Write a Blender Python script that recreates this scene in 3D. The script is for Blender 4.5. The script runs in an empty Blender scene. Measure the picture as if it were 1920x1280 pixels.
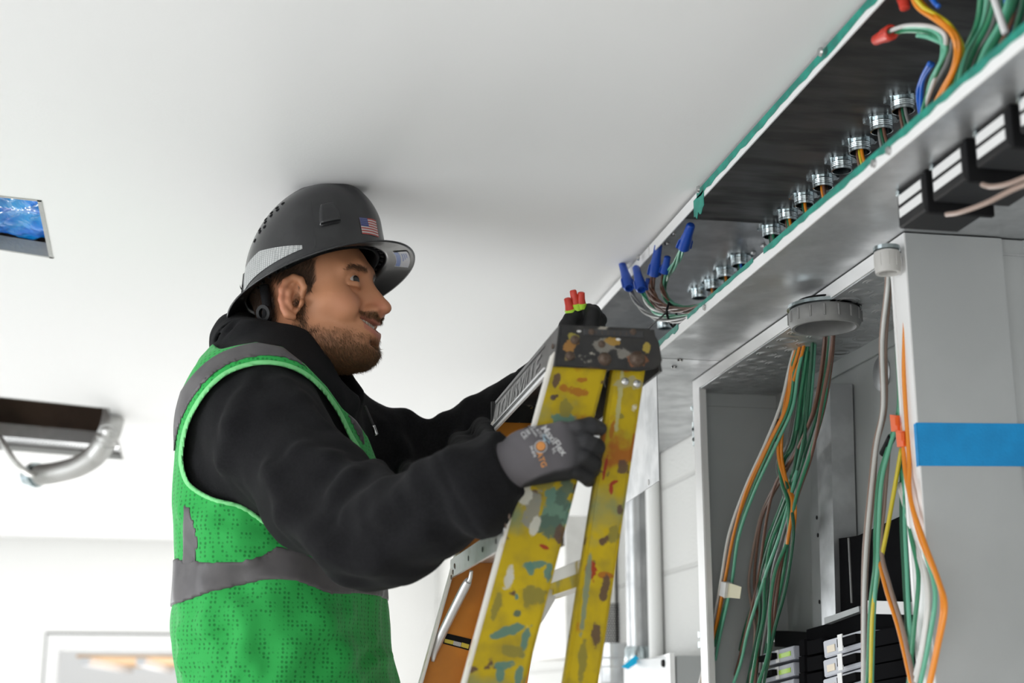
import bpy, bmesh, math, random
import numpy as np
from mathutils import Vector, Matrix
from mathutils.bvhtree import BVHTree
random.seed(7); rng = np.random.default_rng(7)
PI = math.pi
scene = bpy.context.scene
COL = scene.collection

# ------------------------------------------------------------------ camera, world, lights, exposure
FPX = 2685.0; YAW = math.radians(10.1); PIT = math.atan(662/2685); CZ = 1.8
cF = np.array([math.sin(YAW)*math.cos(PIT), math.cos(YAW)*math.cos(PIT), math.sin(PIT)])
cR = np.array([math.cos(YAW), -math.sin(YAW), 0.0]); cU = np.cross(cR, cF); cO = np.array([0, 0, CZ])
cam_d = bpy.data.cameras.new('camera'); cam = bpy.data.objects.new('camera', cam_d); COL.objects.link(cam)
cam_d.sensor_width = 36; cam_d.lens = FPX/1920*36; cam_d.clip_start = 0.05
S = 0.85; ZOFF = 0.35; FLZ = -ZOFF/S      # the set is laid out in a convenient unit; S turns it into metres and ZOFF puts the floor at zero
OFF = np.array([0, 0, ZOFF])
cam.location = cO*S+OFF; cam.rotation_euler = (PI/2+PIT, 0, -YAW)
cam_d.dof.use_dof = True; cam_d.dof.focus_distance = 2.45*S; cam_d.dof.aperture_fstop = 4.2
scene.camera = cam
scene.view_settings.view_transform = 'Standard'; scene.view_settings.look = 'None'
scene.view_settings.exposure = 0.0; scene.view_settings.gamma = 1.0; scene.view_settings.use_curve_mapping = False
scene.cycles.use_denoising = True; scene.cycles.max_bounces = 10; scene.cycles.diffuse_bounces = 6
scene.cycles.sample_clamp_indirect = 6

world = bpy.data.worlds.new('overcast'); scene.world = world; world.use_nodes = True
bg = world.node_tree.nodes['Background']; bg.inputs['Color'].default_value = (0.93, 0.97, 1.0, 1); bg.inputs['Strength'].default_value = 0.88

def area(name, loc, rot, sx, sy, watts, color=(1, 1, 1)):
    l = bpy.data.lights.new(name, 'AREA'); l.shape = 'RECTANGLE'; l.size = sx*S; l.size_y = sy*S; l.energy = watts*S*S; l.color = color
    o = bpy.data.objects.new(name, l); COL.objects.link(o); o.location = np.array(loc)*S+OFF; o.rotation_euler = rot
    return o
# daylight coming in at the window openings of the left wall and of the wall behind the camera
area('window_daylight_end', (-2.75, 8.78, 1.25), (PI/2, 0, PI), 2.2, 2.0, 78, (0.95, 0.98, 1))
area('doorway_daylight', (-.35, 8.85, 1.1), (PI/2, 0, PI), 1.3, 1.9, 80, (1, 0.99, 0.97))
area('window_daylight_far', (-3.9, 6.0, 1.35), (0, -PI/2, 0), 1.9, 3.6, 14, (0.95, 0.98, 1))
area('window_daylight_near', (-3.9, 1.2, 1.35), (0, -PI/2, 0), 1.9, 3.2, 112, (0.95, 0.98, 1))
area('window_daylight_back', (-1.6, -2.9, 1.35), (PI/2, 0, 0), 2.4, 1.9, 30, (1, 0.97, 0.93))

# ------------------------------------------------------------------ helpers: rays, tags, materials
def ray(x, y): return cF + cR*(x-960)/FPX - cU*(y-640)/FPX
def pl(x, y, ax, v):
    """the world point seen at x, y that lies on the plane ax = v"""
    r = ray(x, y); k = 'xyz'.index(ax); return cO + r*(v-cO[k])/r[k]
def B(x, y, h):
    """person frame (right, away, up) at horizontal distance h"""
    a = (x-960)/FPX; b = (y-640)/FPX; t = h/(math.cos(PIT)+b*math.sin(PIT))
    return np.array([a*t, h, CZ+t*(math.sin(PIT)-b*math.cos(PIT))])
KP = 1.18     # the person stands this much farther off than its own drawing frame
RV = np.array([math.cos(YAW), -math.sin(YAW), 0]); FV = np.array([math.sin(YAW), math.cos(YAW), 0])
def W(P):
    P = np.asarray(P, float); return P[..., 0:1]*RV + P[..., 1:2]*FV + P[..., 2:3]*np.array([0, 0, 1.0])
W0 = W
def WB(x, y, h): return W0(B(x, y, h))
def W(P):
    P = np.asarray(P, float)-np.array([0, 0, CZ]); return W0(P*KP+np.array([0, 0, CZ]))
def px_of(P):
    """person frame points -> picture coordinates"""
    r, h, z = P[:, 0], P[:, 1], P[:, 2]-CZ
    zc = h*math.cos(PIT)+z*math.sin(PIT); u = -h*math.sin(PIT)+z*math.cos(PIT)
    return 960+FPX*r/zc, 640-FPX*u/zc

def tag(o, label=None, cat=None, group=None, kind=None):
    if label: o['label'] = label
    if cat: o['category'] = cat
    if group: o['group'] = group
    if kind: o['kind'] = kind
    return o
def thing(name, label, cat, loc=(0, 0, 0), group=None):
    o = bpy.data.objects.new(name, None); COL.objects.link(o); o.location = np.array(loc, float)*S+OFF; o.empty_display_size = 0.05
    return tag(o, label, cat, group)
def put(name, me, mat, parent=None, smooth=False):
    """link a mesh given in world coordinates as one object, its origin at the middle of its base"""
    if isinstance(me, bmesh.types.BMesh):
        m = bpy.data.meshes.new(name); me.normal_update(); me.to_mesh(m); me.free(); me = m
    n = len(me.vertices); co = np.empty(n*3, np.float32); me.vertices.foreach_get('co', co); co = co.reshape(-1, 3)*S+OFF.astype(np.float32)
    c = np.array([(co[:, 0].min()+co[:, 0].max())/2, (co[:, 1].min()+co[:, 1].max())/2, co[:, 2].min()], float)
    me.vertices.foreach_set('co', (co-c).astype(np.float32).ravel()); me.update()
    for mm in (mat if isinstance(mat, (list, tuple)) else [mat]): me.materials.append(mm)
    if smooth: me.polygons.foreach_set('use_smooth', np.ones(len(me.polygons), bool))
    o = bpy.data.objects.new(name, me); COL.objects.link(o)
    pw = Vector((0, 0, 0))
    if parent is not None:
        o.parent = parent; q = parent
        while q is not None: pw += q.location; q = q.parent
    o.location = Vector(c)-pw
    return o
def pyd(verts, faces):
    m = bpy.data.meshes.new('m'); m.from_pydata([tuple(map(float, v)) for v in verts], [], faces); m.update(); return m

def mat(name, col, rough=0.5, metal=0.0, col2=None, scale=8, lo=0.4, hi=0.6, bump=0.0, bscale=60, coat=0, spec=0.5, detail=5, stretch=None, rough2=None, trans=0, emis=None, sheen=0, sss=0):
    m = bpy.data.materials.new(name); m.use_nodes = True; nt = m.node_tree; N = nt.nodes; L = nt.links
    b = N['Principled BSDF']; b.inputs['Base Color'].default_value = (*col, 1); b.inputs['Roughness'].default_value = rough
    b.inputs['Metallic'].default_value = metal; b.inputs['Coat Weight'].default_value = coat; b.inputs['Specular IOR Level'].default_value = spec
    b.inputs['Transmission Weight'].default_value = trans; b.inputs['Sheen Weight'].default_value = sheen
    if sss: b.inputs['Subsurface Weight'].default_value = sss; b.inputs['Subsurface Radius'].default_value = (0.012, 0.004, 0.002); b.inputs['Subsurface Scale'].default_value = 1
    if emis: b.inputs['Emission Color'].default_value = (*emis[0], 1); b.inputs['Emission Strength'].default_value = emis[1]
    tc = N.new('ShaderNodeTexCoord'); vec = tc.outputs['Object']
    if stretch:
        mp = N.new('ShaderNodeMapping'); mp.inputs['Scale'].default_value = stretch; L.new(vec, mp.inputs[0]); vec = mp.outputs[0]
    if col2 is not None or rough2 is not None:
        n = N.new('ShaderNodeTexNoise'); n.inputs['Scale'].default_value = scale; n.inputs['Detail'].default_value = detail; L.new(vec, n.inputs['Vector'])
        mr = N.new('ShaderNodeMapRange'); mr.inputs['From Min'].default_value = lo; mr.inputs['From Max'].default_value = hi; L.new(n.outputs['Fac'], mr.inputs['Value'])
        if col2 is not None:
            mx = N.new('ShaderNodeMix'); mx.data_type = 'RGBA'; mx.inputs['A'].default_value = (*col, 1); mx.inputs['B'].default_value = (*col2, 1)
            L.new(mr.outputs[0], mx.inputs['Factor']); L.new(mx.outputs['Result'], b.inputs['Base Color'])
        if rough2 is not None:
            mr2 = N.new('ShaderNodeMapRange'); mr2.inputs['To Min'].default_value = rough; mr2.inputs['To Max'].default_value = rough2
            L.new(mr.outputs[0], mr2.inputs['Value']); L.new(mr2.outputs[0], b.inputs['Roughness'])
    if bump:
        n2 = N.new('ShaderNodeTexNoise'); n2.inputs['Scale'].default_value = bscale; n2.inputs['Detail'].default_value = 4; L.new(vec, n2.inputs['Vector'])
        bp = N.new('ShaderNodeBump'); bp.inputs['Strength'].default_value = bump; bp.inputs['Distance'].default_value = 0.002; L.new(n2.outputs['Fac'], bp.inputs['Height']); L.new(bp.outputs[0], b.inputs['Normal'])
    return m
def layer(m, col, scale, lo, hi, detail=4, seed=(0, 0, 0), kind='noise', stretch=(1, 1, 1), rough=None):
    """one more patchy coat of colour (stains, rust, paint) over what the material has"""
    nt = m.node_tree; N = nt.nodes; L = nt.links; b = N['Principled BSDF']
    tc = N.new('ShaderNodeTexCoord'); mp = N.new('ShaderNodeMapping'); mp.inputs['Location'].default_value = seed; mp.inputs['Scale'].default_value = stretch; L.new(tc.outputs['Object'], mp.inputs[0])
    n = N.new('ShaderNodeTexNoise'); n.inputs['Scale'].default_value = scale; n.inputs['Detail'].default_value = detail; L.new(mp.outputs[0], n.inputs['Vector'])
    mr = N.new('ShaderNodeMapRange'); mr.inputs['From Min'].default_value = lo; mr.inputs['From Max'].default_value = hi; L.new(n.outputs['Fac'], mr.inputs['Value'])
    mx = N.new('ShaderNodeMix'); mx.data_type = 'RGBA'; mx.inputs['B'].default_value = (*col, 1); L.new(mr.outputs[0], mx.inputs['Factor'])
    if b.inputs['Base Color'].is_linked: L.new(b.inputs['Base Color'].links[0].from_socket, mx.inputs['A'])
    else: mx.inputs['A'].default_value = b.inputs['Base Color'].default_value
    L.new(mx.outputs['Result'], b.inputs['Base Color'])
    return m

def stains(m, items, scale=55):
    """shaped stains at given places: (picture x, y, plane y, half width, half height, turn, colour)"""
    nt = m.node_tree; N = nt.nodes; L = nt.links; b = N['Principled BSDF']; g = N.new('ShaderNodeNewGeometry')
    n = N.new('ShaderNodeTexNoise'); n.inputs['Scale'].default_value = scale; n.inputs['Detail'].default_value = 6; n.inputs['Roughness'].default_value = .65; L.new(g.outputs['Position'], n.inputs['Vector'])
    nz = N.new('ShaderNodeMath'); nz.operation = 'MULTIPLY_ADD'; nz.inputs[1].default_value = 3.0; nz.inputs[2].default_value = -.5; L.new(n.outputs['Fac'], nz.inputs[0])
    for x, y, yp, rx, ry, turn, col in items:
        c = pl(x, y, 'y', yp); k = (c-cO)@cF/FPX*S; c = c*S+OFF
        mp = N.new('ShaderNodeMapping'); mp.vector_type = 'TEXTURE'; mp.inputs['Location'].default_value = c; mp.inputs['Rotation'].default_value = (0, turn, 0); mp.inputs['Scale'].default_value = (rx*k, .02, ry*k); L.new(g.outputs['Position'], mp.inputs[0])
        ln = N.new('ShaderNodeVectorMath'); ln.operation = 'LENGTH'; L.new(mp.outputs[0], ln.inputs[0])
        sb = N.new('ShaderNodeMath'); sb.operation = 'SUBTRACT'; L.new(nz.outputs[0], sb.inputs[0]); L.new(ln.outputs['Value'], sb.inputs[1])
        mr = N.new('ShaderNodeMapRange'); mr.inputs['From Min'].default_value = 0; mr.inputs['From Max'].default_value = .16; mr.inputs['To Max'].default_value = .92; L.new(sb.outputs[0], mr.inputs['Value'])
        mx = N.new('ShaderNodeMix'); mx.data_type = 'RGBA'; mx.inputs['B'].default_value = (*col, 1); L.new(mr.outputs[0], mx.inputs['Factor'])
        if b.inputs['Base Color'].is_linked: L.new(b.inputs['Base Color'].links[0].from_socket, mx.inputs['A'])
        else: mx.inputs['A'].default_value = b.inputs['Base Color'].default_value
        L.new(mx.outputs['Result'], b.inputs['Base Color'])

# ------------------------------------------------------------------ helpers: mesh builders
def add_box(bm, lo, hi, bevel=0.0, rot=None, seg=1):
    lo = np.array(lo, float); hi = np.array(hi, float)
    c = (lo+hi)/2; s = hi-lo
    r = bmesh.ops.create_cube(bm, size=1.0); vs = r['verts']
    for v in vs: v.co = Vector((v.co.x*s[0], v.co.y*s[1], v.co.z*s[2]))
    if bevel:
        es = list({e for v in vs for e in v.link_edges})
        g = bmesh.ops.bevel(bm, geom=vs+es, offset=bevel, segments=seg, affect='EDGES', profile=0.5)
        vs = list({v for v in g['verts']} | {v for v in vs if v.is_valid})
    for v in vs:
        co = v.co
        if rot is not None: co = rot @ co
        v.co = co+Vector(c)
    return vs
def box(name, lo, hi, m, parent=None, bevel=0.0, rot=None, seg=1):
    bm = bmesh.new(); add_box(bm, lo, hi, bevel, rot, seg); return put(name, bm, m, parent)
def add_prism(bm, pts, d):
    """closed polygon pts (3-D) pushed along vector d"""
    a = [bm.verts.new(Vector(map(float, p))) for p in pts]; b = [bm.verts.new(Vector(map(float, p))+Vector(map(float, d))) for p in pts]
    n = len(pts); bm.faces.new(a[::-1]); bm.faces.new(b)
    for i in range(n): bm.faces.new((a[i], a[(i+1) % n], b[(i+1) % n], b[i]))
def prism(name, pts, d, m, parent=None, bevel=0):
    bm = bmesh.new(); add_prism(bm, pts, d); bmesh.ops.recalc_face_normals(bm, faces=bm.faces)
    if bevel: bmesh.ops.bevel(bm, geom=bm.verts[:]+bm.edges[:], offset=bevel, segments=2, affect='EDGES')
    return put(name, bm, m, parent)
def catmull(pts, n=8):
    P = [np.array(p, float) for p in pts]
    if len(P) < 3: return P
    P = [2*P[0]-P[1]]+P+[2*P[-1]-P[-2]]; out = []
    for i in range(1, len(P)-2):
        for k in range(n):
            t = k/n; a, b, c, d = P[i-1], P[i], P[i+1], P[i+2]
            out.append(0.5*((2*b)+(-a+c)*t+(2*a-5*b+4*c-d)*t*t+(-a+3*b-3*c+d)*t**3))
    out.append(P[-2]); return out
def sweep(V, Fc, pts, rad, seg=8, cap=True):
    pts = [np.array(p, float) for p in pts]; n = len(pts); base = len(V)
    t = pts[1]-pts[0]; t /= np.linalg.norm(t)+1e-12
    a = np.array([0, 0, 1.0]) if abs(t[2]) < 0.9 else np.array([1.0, 0, 0]); u = np.cross(a, t); u /= np.linalg.norm(u)
    for i in range(n):
        t2 = pts[min(i+1, n-1)]-pts[max(i-1, 0)]; t2 /= np.linalg.norm(t2)+1e-12
        u = u-t2*np.dot(u, t2); u /= np.linalg.norm(u)+1e-12; w = np.cross(t2, u)
        r = rad[i] if hasattr(rad, '__len__') else rad
        for k in range(seg):
            an = 2*PI*k/seg; V.append(pts[i]+r*(math.cos(an)*u+math.sin(an)*w))
    for i in range(n-1):
        for k in range(seg):
            Fc.append((base+i*seg+k, base+i*seg+(k+1) % seg, base+(i+1)*seg+(k+1) % seg, base+(i+1)*seg+k))
    if cap:
        Fc.append(tuple(base+k for k in range(seg))[::-1]); Fc.append(tuple(base+(n-1)*seg+k for k in range(seg)))
def tube(name, pts, rad, m, parent=None, seg=10, n=8, smooth=True):
    V, Fc = [], []; q = catmull(pts, n) if n else [np.array(p, float) for p in pts]
    if hasattr(rad, '__len__'): rad = np.interp(np.linspace(0, 1, len(q)), np.linspace(0, 1, len(rad)), rad)
    sweep(V, Fc, q, rad, seg); return put(name, pyd(V, Fc), m, parent, smooth)
def lathe(V, Fc, prof, org, axis=(0, 0, 1), seg=24, close=False):
    """prof: (radius, height) pairs spun about axis through org"""
    ax = np.array(axis, float); ax /= np.linalg.norm(ax); a = np.array([1.0, 0, 0]) if abs(ax[0]) < 0.8 else np.array([0, 1.0, 0])
    u = np.cross(ax, a); u /= np.linalg.norm(u); w = np.cross(ax, u); org = np.array(org, float); base = len(V); n = len(prof)
    for r, z in prof:
        for k in range(seg):
            an = 2*PI*k/seg; V.append(org+ax*z+r*(math.cos(an)*u+math.sin(an)*w))
    for i in range(n if close else n-1):
        j = (i+1) % n
        for k in range(seg): Fc.append((base+i*seg+k, base+i*seg+(k+1) % seg, base+j*seg+(k+1) % seg, base+j*seg+k))
def spin(name, prof, org, m, parent=None, axis=(0, 0, 1), seg=24, close=False, smooth=False):
    V, Fc = [], []; lathe(V, Fc, prof, org, axis, seg, close); return put(name, pyd(V, Fc), m, parent, smooth)
def autosmooth(o, deg=35):
    me = o.data; me.polygons.foreach_set('use_smooth', np.ones(len(me.polygons), bool)); me.set_sharp_from_angle(angle=math.radians(deg)); return o

# ------------------------------------------------------------------ helpers: smooth bodies (signed distance -> surface)
def sm(a, b, k):
    h = np.clip(0.5+0.5*(b-a)/k, 0, 1); return b+(a-b)*h-k*h*(1-h)
def smax(a, b, k): return -sm(-a, -b, k)
def cone(P, a, b, ra, rb):
    a = np.asarray(a, np.float32); b = np.asarray(b, np.float32); d = b-a; l2 = float(d@d)+1e-12
    t = np.clip(((P-a)@d)/l2, 0, 1); q = P-a-t[:, None]*d
    return np.sqrt((q*q).sum(1))-(ra+(rb-ra)*t)
def ell(P, c, r, R=None):
    q = P-np.asarray(c, np.float32)
    if R is not None: q = q@R
    r = np.asarray(r, np.float32); k0 = np.sqrt(((q/r)**2).sum(1)); k1 = np.sqrt(((q/(r*r))**2).sum(1))+1e-9
    return k0*(k0-1)/k1
def chain(P, pts, rad, k=0.01):
    f = None
    for i in range(len(pts)-1):
        d = cone(P, pts[i], pts[i+1], rad[i], rad[i+1]); f = d if f is None else (np.minimum(f, d) if k == 0 else sm(f, d, k))
    return f
def wob(P, s, seed=0.0):
    x, y, z = P[:, 0]*s, P[:, 1]*s, P[:, 2]*s
    return (np.sin(x*1.0+1.7*np.sin(y*0.9+seed)+seed)*np.sin(y*1.1+1.3*np.sin(z*0.8+seed*2)+2)+np.sin(z*1.2+1.5*np.sin(x*0.7+seed*3)+seed)*np.sin((x+y)*0.8+seed))*0.5
def surface(f, lo, hi, h, K=4):
    """surface nets of f < 0 in the box lo..hi, fine cells only near the surface"""
    lo = np.array(lo, float); hi = np.array(hi, float); n = (np.ceil((hi-lo)/(h*K)).astype(int))
    ax = [lo[i]+h*K*np.arange(n[i]+1) for i in range(3)]
    C = np.stack(np.meshgrid(*ax, indexing='ij'), -1).reshape(-1, 3).astype(np.float32)
    fc = np.empty(len(C), np.float32)
    for s in range(0, len(C), 400000): fc[s:s+400000] = f(C[s:s+400000])
    fc = fc.reshape(n+1)
    near = np.abs(fc) < h*K*2.2
    blk = np.zeros(n, bool); mn = np.full(n, np.inf, np.float32); mxv = np.full(n, -np.inf, np.float32)
    for i in (0, 1):
        for j in (0, 1):
            for k in (0, 1):
                s = (slice(i, n[0]+i), slice(j, n[1]+j), slice(k, n[2]+k)); blk |= near[s]; mn = np.minimum(mn, fc[s]); mxv = np.maximum(mxv, fc[s])
    blk |= (mn < 0) & (mxv > 0)
    N = n*K+1
    Fv = np.repeat(np.repeat(np.repeat(fc[:-1, :-1, :-1], K, 0), K, 1), K, 2); Fv = np.pad(Fv, ((0, 1),)*3, mode='edge')
    Mv = np.repeat(np.repeat(np.repeat(blk, K, 0), K, 1), K, 2); M2 = np.zeros(N, bool)
    for i in (0, 1):
        for j in (0, 1):
            for k in (0, 1): M2[i:N[0]-1+i, j:N[1]-1+j, k:N[2]-1+k] |= Mv
    idx = np.argwhere(M2); pts = (lo+idx*h).astype(np.float32); val = np.empty(len(pts), np.float32)
    for s in range(0, len(pts), 400000): val[s:s+400000] = f(pts[s:s+400000])
    Fv = Fv.copy(); Fv[M2] = val
    for a in range(3):
        s0 = [slice(None)]*3; s0[a] = 0; Fv[tuple(s0)] = np.maximum(Fv[tuple(s0)], h*.1); s0[a] = -1; Fv[tuple(s0)] = np.maximum(Fv[tuple(s0)], h*.1)
    inside = Fv < 0
    cn = N-1; cnt = np.zeros(cn, np.int8)
    for i in (0, 1):
        for j in (0, 1):
            for k in (0, 1): cnt += inside[i:cn[0]+i, j:cn[1]+j, k:cn[2]+k]
    act = (cnt > 0) & (cnt < 8); cells = np.argwhere(act); vid = -np.ones(cn, np.int64); vid[act] = np.arange(len(cells))
    acc = np.zeros((len(cells), 3)); num = np.zeros(len(cells))
    cor = [(i, j, k) for i in (0, 1) for j in (0, 1) for k in (0, 1)]
    g = {c: Fv[cells[:, 0]+c[0], cells[:, 1]+c[1], cells[:, 2]+c[2]] for c in cor}
    for c in cor:
        for a in range(3):
            if c[a] == 0:
                d = list(c); d[a] = 1; d = tuple(d); A, Bv = g[c], g[d]; m = (A < 0) != (Bv < 0)
                t = A[m]/(A[m]-Bv[m]); p = np.tile(np.array(c, float), (m.sum(), 1)); p[:, a] += t; acc[m] += p; num[m] += 1
    V = lo+(cells+acc/num[:, None])*h
    quads = []
    for a in range(3):
        b, c = (a+1) % 3, (a+2) % 3
        s0 = [slice(None)]*3; s1 = [slice(None)]*3; s0[a] = slice(0, N[a]-1); s1[a] = slice(1, N[a])
        e = inside[tuple(s0)] != inside[tuple(s1)]
        I = np.argwhere(e); I = I[(I[:, b] > 0) & (I[:, b] < cn[b]) & (I[:, c] > 0) & (I[:, c] < cn[c])]
        def at(db, dc):
            J = I.copy(); J[:, b] -= db; J[:, c] -= dc; return vid[J[:, 0], J[:, 1], J[:, 2]]
        q = np.stack([at(1, 1), at(0, 1), at(0, 0), at(1, 0)], 1)
        flip = ~inside[I[:, 0], I[:, 1], I[:, 2]]; q[flip] = q[flip][:, ::-1]; quads.append(q)
    Q = np.concatenate(quads); Q = Q[(Q >= 0).all(1)]
    return V, Q
def relax(V, Q, it=2, lam=0.5):
    """a little smoothing that takes the grid pattern out"""
    E = np.concatenate([Q[:, [0, 1]], Q[:, [1, 2]], Q[:, [2, 3]], Q[:, [3, 0]]]); n = len(V)
    deg = np.bincount(E[:, 0], minlength=n)+np.bincount(E[:, 1], minlength=n)
    for i in range(it*2):
        l = lam if i % 2 == 0 else -lam*1.03
        S = np.stack([np.bincount(E[:, 0], V[E[:, 1], a], n)+np.bincount(E[:, 1], V[E[:, 0], a], n) for a in range(3)], 1)
        V = V+l*(S/np.maximum(deg, 1)[:, None]-V)
    return V
def largest(V, Q):
    """keep the biggest connected piece"""
    lab = np.arange(len(V))
    while True:
        m_ = lab[Q].min(1); new = lab.copy()
        for k in range(4): np.minimum.at(new, Q[:, k], m_)
        new = new[new]
        if (new == lab).all(): break
        lab = new
    r = np.bincount(lab, minlength=len(V)).argmax(); keep = lab == r; idx = np.cumsum(keep)-1; Q = Q[keep[Q].all(1)]; return V[keep], idx[Q]
def skin(name, f, lo, hi, h, m, parent, xf=None, colf=None, K=4, it=2, one=False):
    V, Q = surface(f, lo, hi, h, K)
    if one: V, Q = largest(V, Q)
    V = relax(V, Q, it); Vw = xf(V) if xf else V
    me = bpy.data.meshes.new(name); me.vertices.add(len(V)); me.vertices.foreach_set('co', Vw.astype(np.float32).ravel())
    me.loops.add(len(Q)*4); me.loops.foreach_set('vertex_index', Q.ravel().astype(np.int32))
    me.polygons.add(len(Q)); me.polygons.foreach_set('loop_start', np.arange(0, len(Q)*4, 4, dtype=np.int32)); me.polygons.foreach_set('loop_total', np.full(len(Q), 4, np.int32))
    me.update(calc_edges=True)
    if colf is not None:
        c = colf(V); at = me.color_attributes.new('tint', 'FLOAT_COLOR', 'POINT'); at.data.foreach_set('color', np.concatenate([c, np.ones((len(V), 1))], 1).astype(np.float32).ravel())
    o = put(name, me, m, parent, smooth=True)
    return o, V, Q
def tinted(m, gain=1.0):
    """base colour from the mesh's tint attribute"""
    N = m.node_tree.nodes; a = N.new('ShaderNodeAttribute'); a.attribute_name = 'tint'; m.node_tree.links.new(a.outputs['Color'], N['Principled BSDF'].inputs['Base Color']); return m
def in_poly(x, y, poly):
    """signed distance in picture units to a closed polygon, negative inside"""
    poly = np.array(poly, float); d = np.full(len(x), 1e9); ins = np.zeros(len(x), bool); n = len(poly)
    for i in range(n):
        a = poly[i]; b = poly[(i+1) % n]; e = b-a; wx = x-a[0]; wy = y-a[1]
        t = np.clip((wx*e[0]+wy*e[1])/(e@e), 0, 1); d = np.minimum(d, (wx-e[0]*t)**2+(wy-e[1]*t)**2)
        c = ((a[1] <= y) & (b[1] > y)) | ((b[1] <= y) & (a[1] > y))
        ins ^= c & (x < (b[0]-a[0])*(y-a[1])/((b[1]-a[1]) if b[1] != a[1] else 1e-9)+a[0])
    d = np.sqrt(d); return np.where(ins, -d, d)
def smooth_poly(pts, n=6):
    P = [np.array(p, float) for p in pts]; m = len(P); out = []
    for i in range(m):
        a, b, c, d = P[i-1], P[i], P[(i+1) % m], P[(i+2) % m]
        for k in range(n):
            t = k/n; out.append(0.5*((2*b)+(-a+c)*t+(2*a-5*b+4*c-d)*t*t+(-a+3*b-3*c+d)*t**3))
    return out
def letters(txt, size=1.0, thick=0.0):
    """mesh verts and faces of a word in the plane, left end at the origin"""
    cu = bpy.data.curves.new('t', 'FONT'); cu.body = txt; cu.size = size; cu.extrude = thick; cu.resolution_u = 3; cu.offset = .018
    ob = bpy.data.objects.new('t', cu); COL.objects.link(ob); dg = bpy.context.evaluated_depsgraph_get(); dg.update()
    me = bpy.data.meshes.new_from_object(ob.evaluated_get(dg)); V = np.array([v.co[:] for v in me.vertices]); F = [tuple(p.vertices) for p in me.polygons]
    bpy.data.objects.remove(ob); bpy.data.curves.remove(cu); bpy.data.meshes.remove(me); return V, F

# ------------------------------------------------------------------ materials
M = {}
M['ceiling'] = mat('ceiling_paint', (0.80, 0.80, 0.80), 0.75, bump=0.08, bscale=220, spec=0.25)
M['wall'] = mat('wall_paint', (0.82, 0.82, 0.81), 0.7, bump=0.1, bscale=160, spec=0.25)
M['floor'] = mat('concrete', (0.72, 0.71, 0.69), 0.6, col2=(0.6, 0.59, 0.57), scale=2, bump=0.2)
M['galv'] = mat('galvanised_steel', (0.60, 0.61, 0.62), 0.34, 0.9, col2=(0.46, 0.47, 0.48), scale=14, rough2=0.5, bump=0.05, bscale=30)
M['galv_back'] = mat('dull_grey_steel', (0.40, 0.415, 0.42), 0.55, 0.35, col2=(0.33, 0.345, 0.35), scale=5, bump=0.03, bscale=40)
M['galv_shaded'] = mat('shade_toned_steel', (0.16, 0.16, 0.16), 0.42, 0.85, col2=(0.09, 0.09, 0.09), scale=6, rough2=0.6, stretch=(1, 4, 1))  # shade on the near trough roof, put into the steel's colour
M['edge'] = mat('light_steel_edge', (0.82, 0.82, 0.82), 0.4, 0.15, bump=0.03)
M['zinc'] = mat('zinc_plate', (0.60, 0.68, 0.70), 0.22, 1.0, col2=(0.4, 0.46, 0.48), scale=60)
M['screw'] = mat('screw_steel', (0.5, 0.5, 0.5), 0.25, 1.0)
M['black'] = mat('black_plastic', (0.008, 0.008, 0.009), 0.55, bump=0.05, spec=.25)
M['black_matt'] = mat('matt_black_plastic', (0.009, 0.009, 0.010), 0.8, spec=.15)
M['label'] = mat('white_label', (0.72, 0.72, 0.72), 0.5)
M['grey_pvc'] = mat('grey_plastic', (0.22, 0.22, 0.215), 0.5, col2=(0.17, 0.17, 0.17), scale=30)
M['breaker'] = mat('breaker_case', (0.42, 0.44, 0.50), 0.5)
M['teal_tape'] = mat('green_masking_film', (0.0, 0.26, 0.19), 0.5, col2=(0.0, 0.17, 0.13), scale=40)
M['blue_tape'] = mat('blue_painters_tape', (0.0, 0.27, 0.62), 0.65, bump=0.3, bscale=300, col2=(0.0, 0.24, 0.56), scale=30)
M['cyan_tape'] = mat('light_blue_tape', (0.0, 0.50, 0.85), 0.5)
M['nut_blue'] = mat('blue_nylon', (0.01, 0.07, 0.42), 0.38)
M['nut_red'] = mat('red_nylon', (0.62, 0.05, 0.03), 0.4)
M['nut_lime'] = mat('lime_nylon', (0.45, 0.75, 0.05), 0.4)
M['nut_orange'] = mat('orange_nylon', (0.85, 0.13, 0.02), 0.4)
WC = {'green': (0.03, 0.22, 0.11), 'dgreen': (0.012, 0.10, 0.05), 'orange': (0.75, 0.24, 0.01), 'brown': (0.16, 0.075, 0.05), 'grey': (0.20, 0.20, 0.195),
      'white': (0.62, 0.62, 0.60), 'yellow': (0.62, 0.50, 0.02), 'blue': (0.01, 0.12, 0.55), 'red': (0.5, 0.03, 0.02), 'lgreen': (0.12, 0.42, 0.28), 'black': (0.012, 0.012, 0.012), 'tan': (0.30, 0.21, 0.17)}
WM = {k: mat('wire_'+k, v, 0.32, coat=0.2) for k, v in WC.items()}

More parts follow.
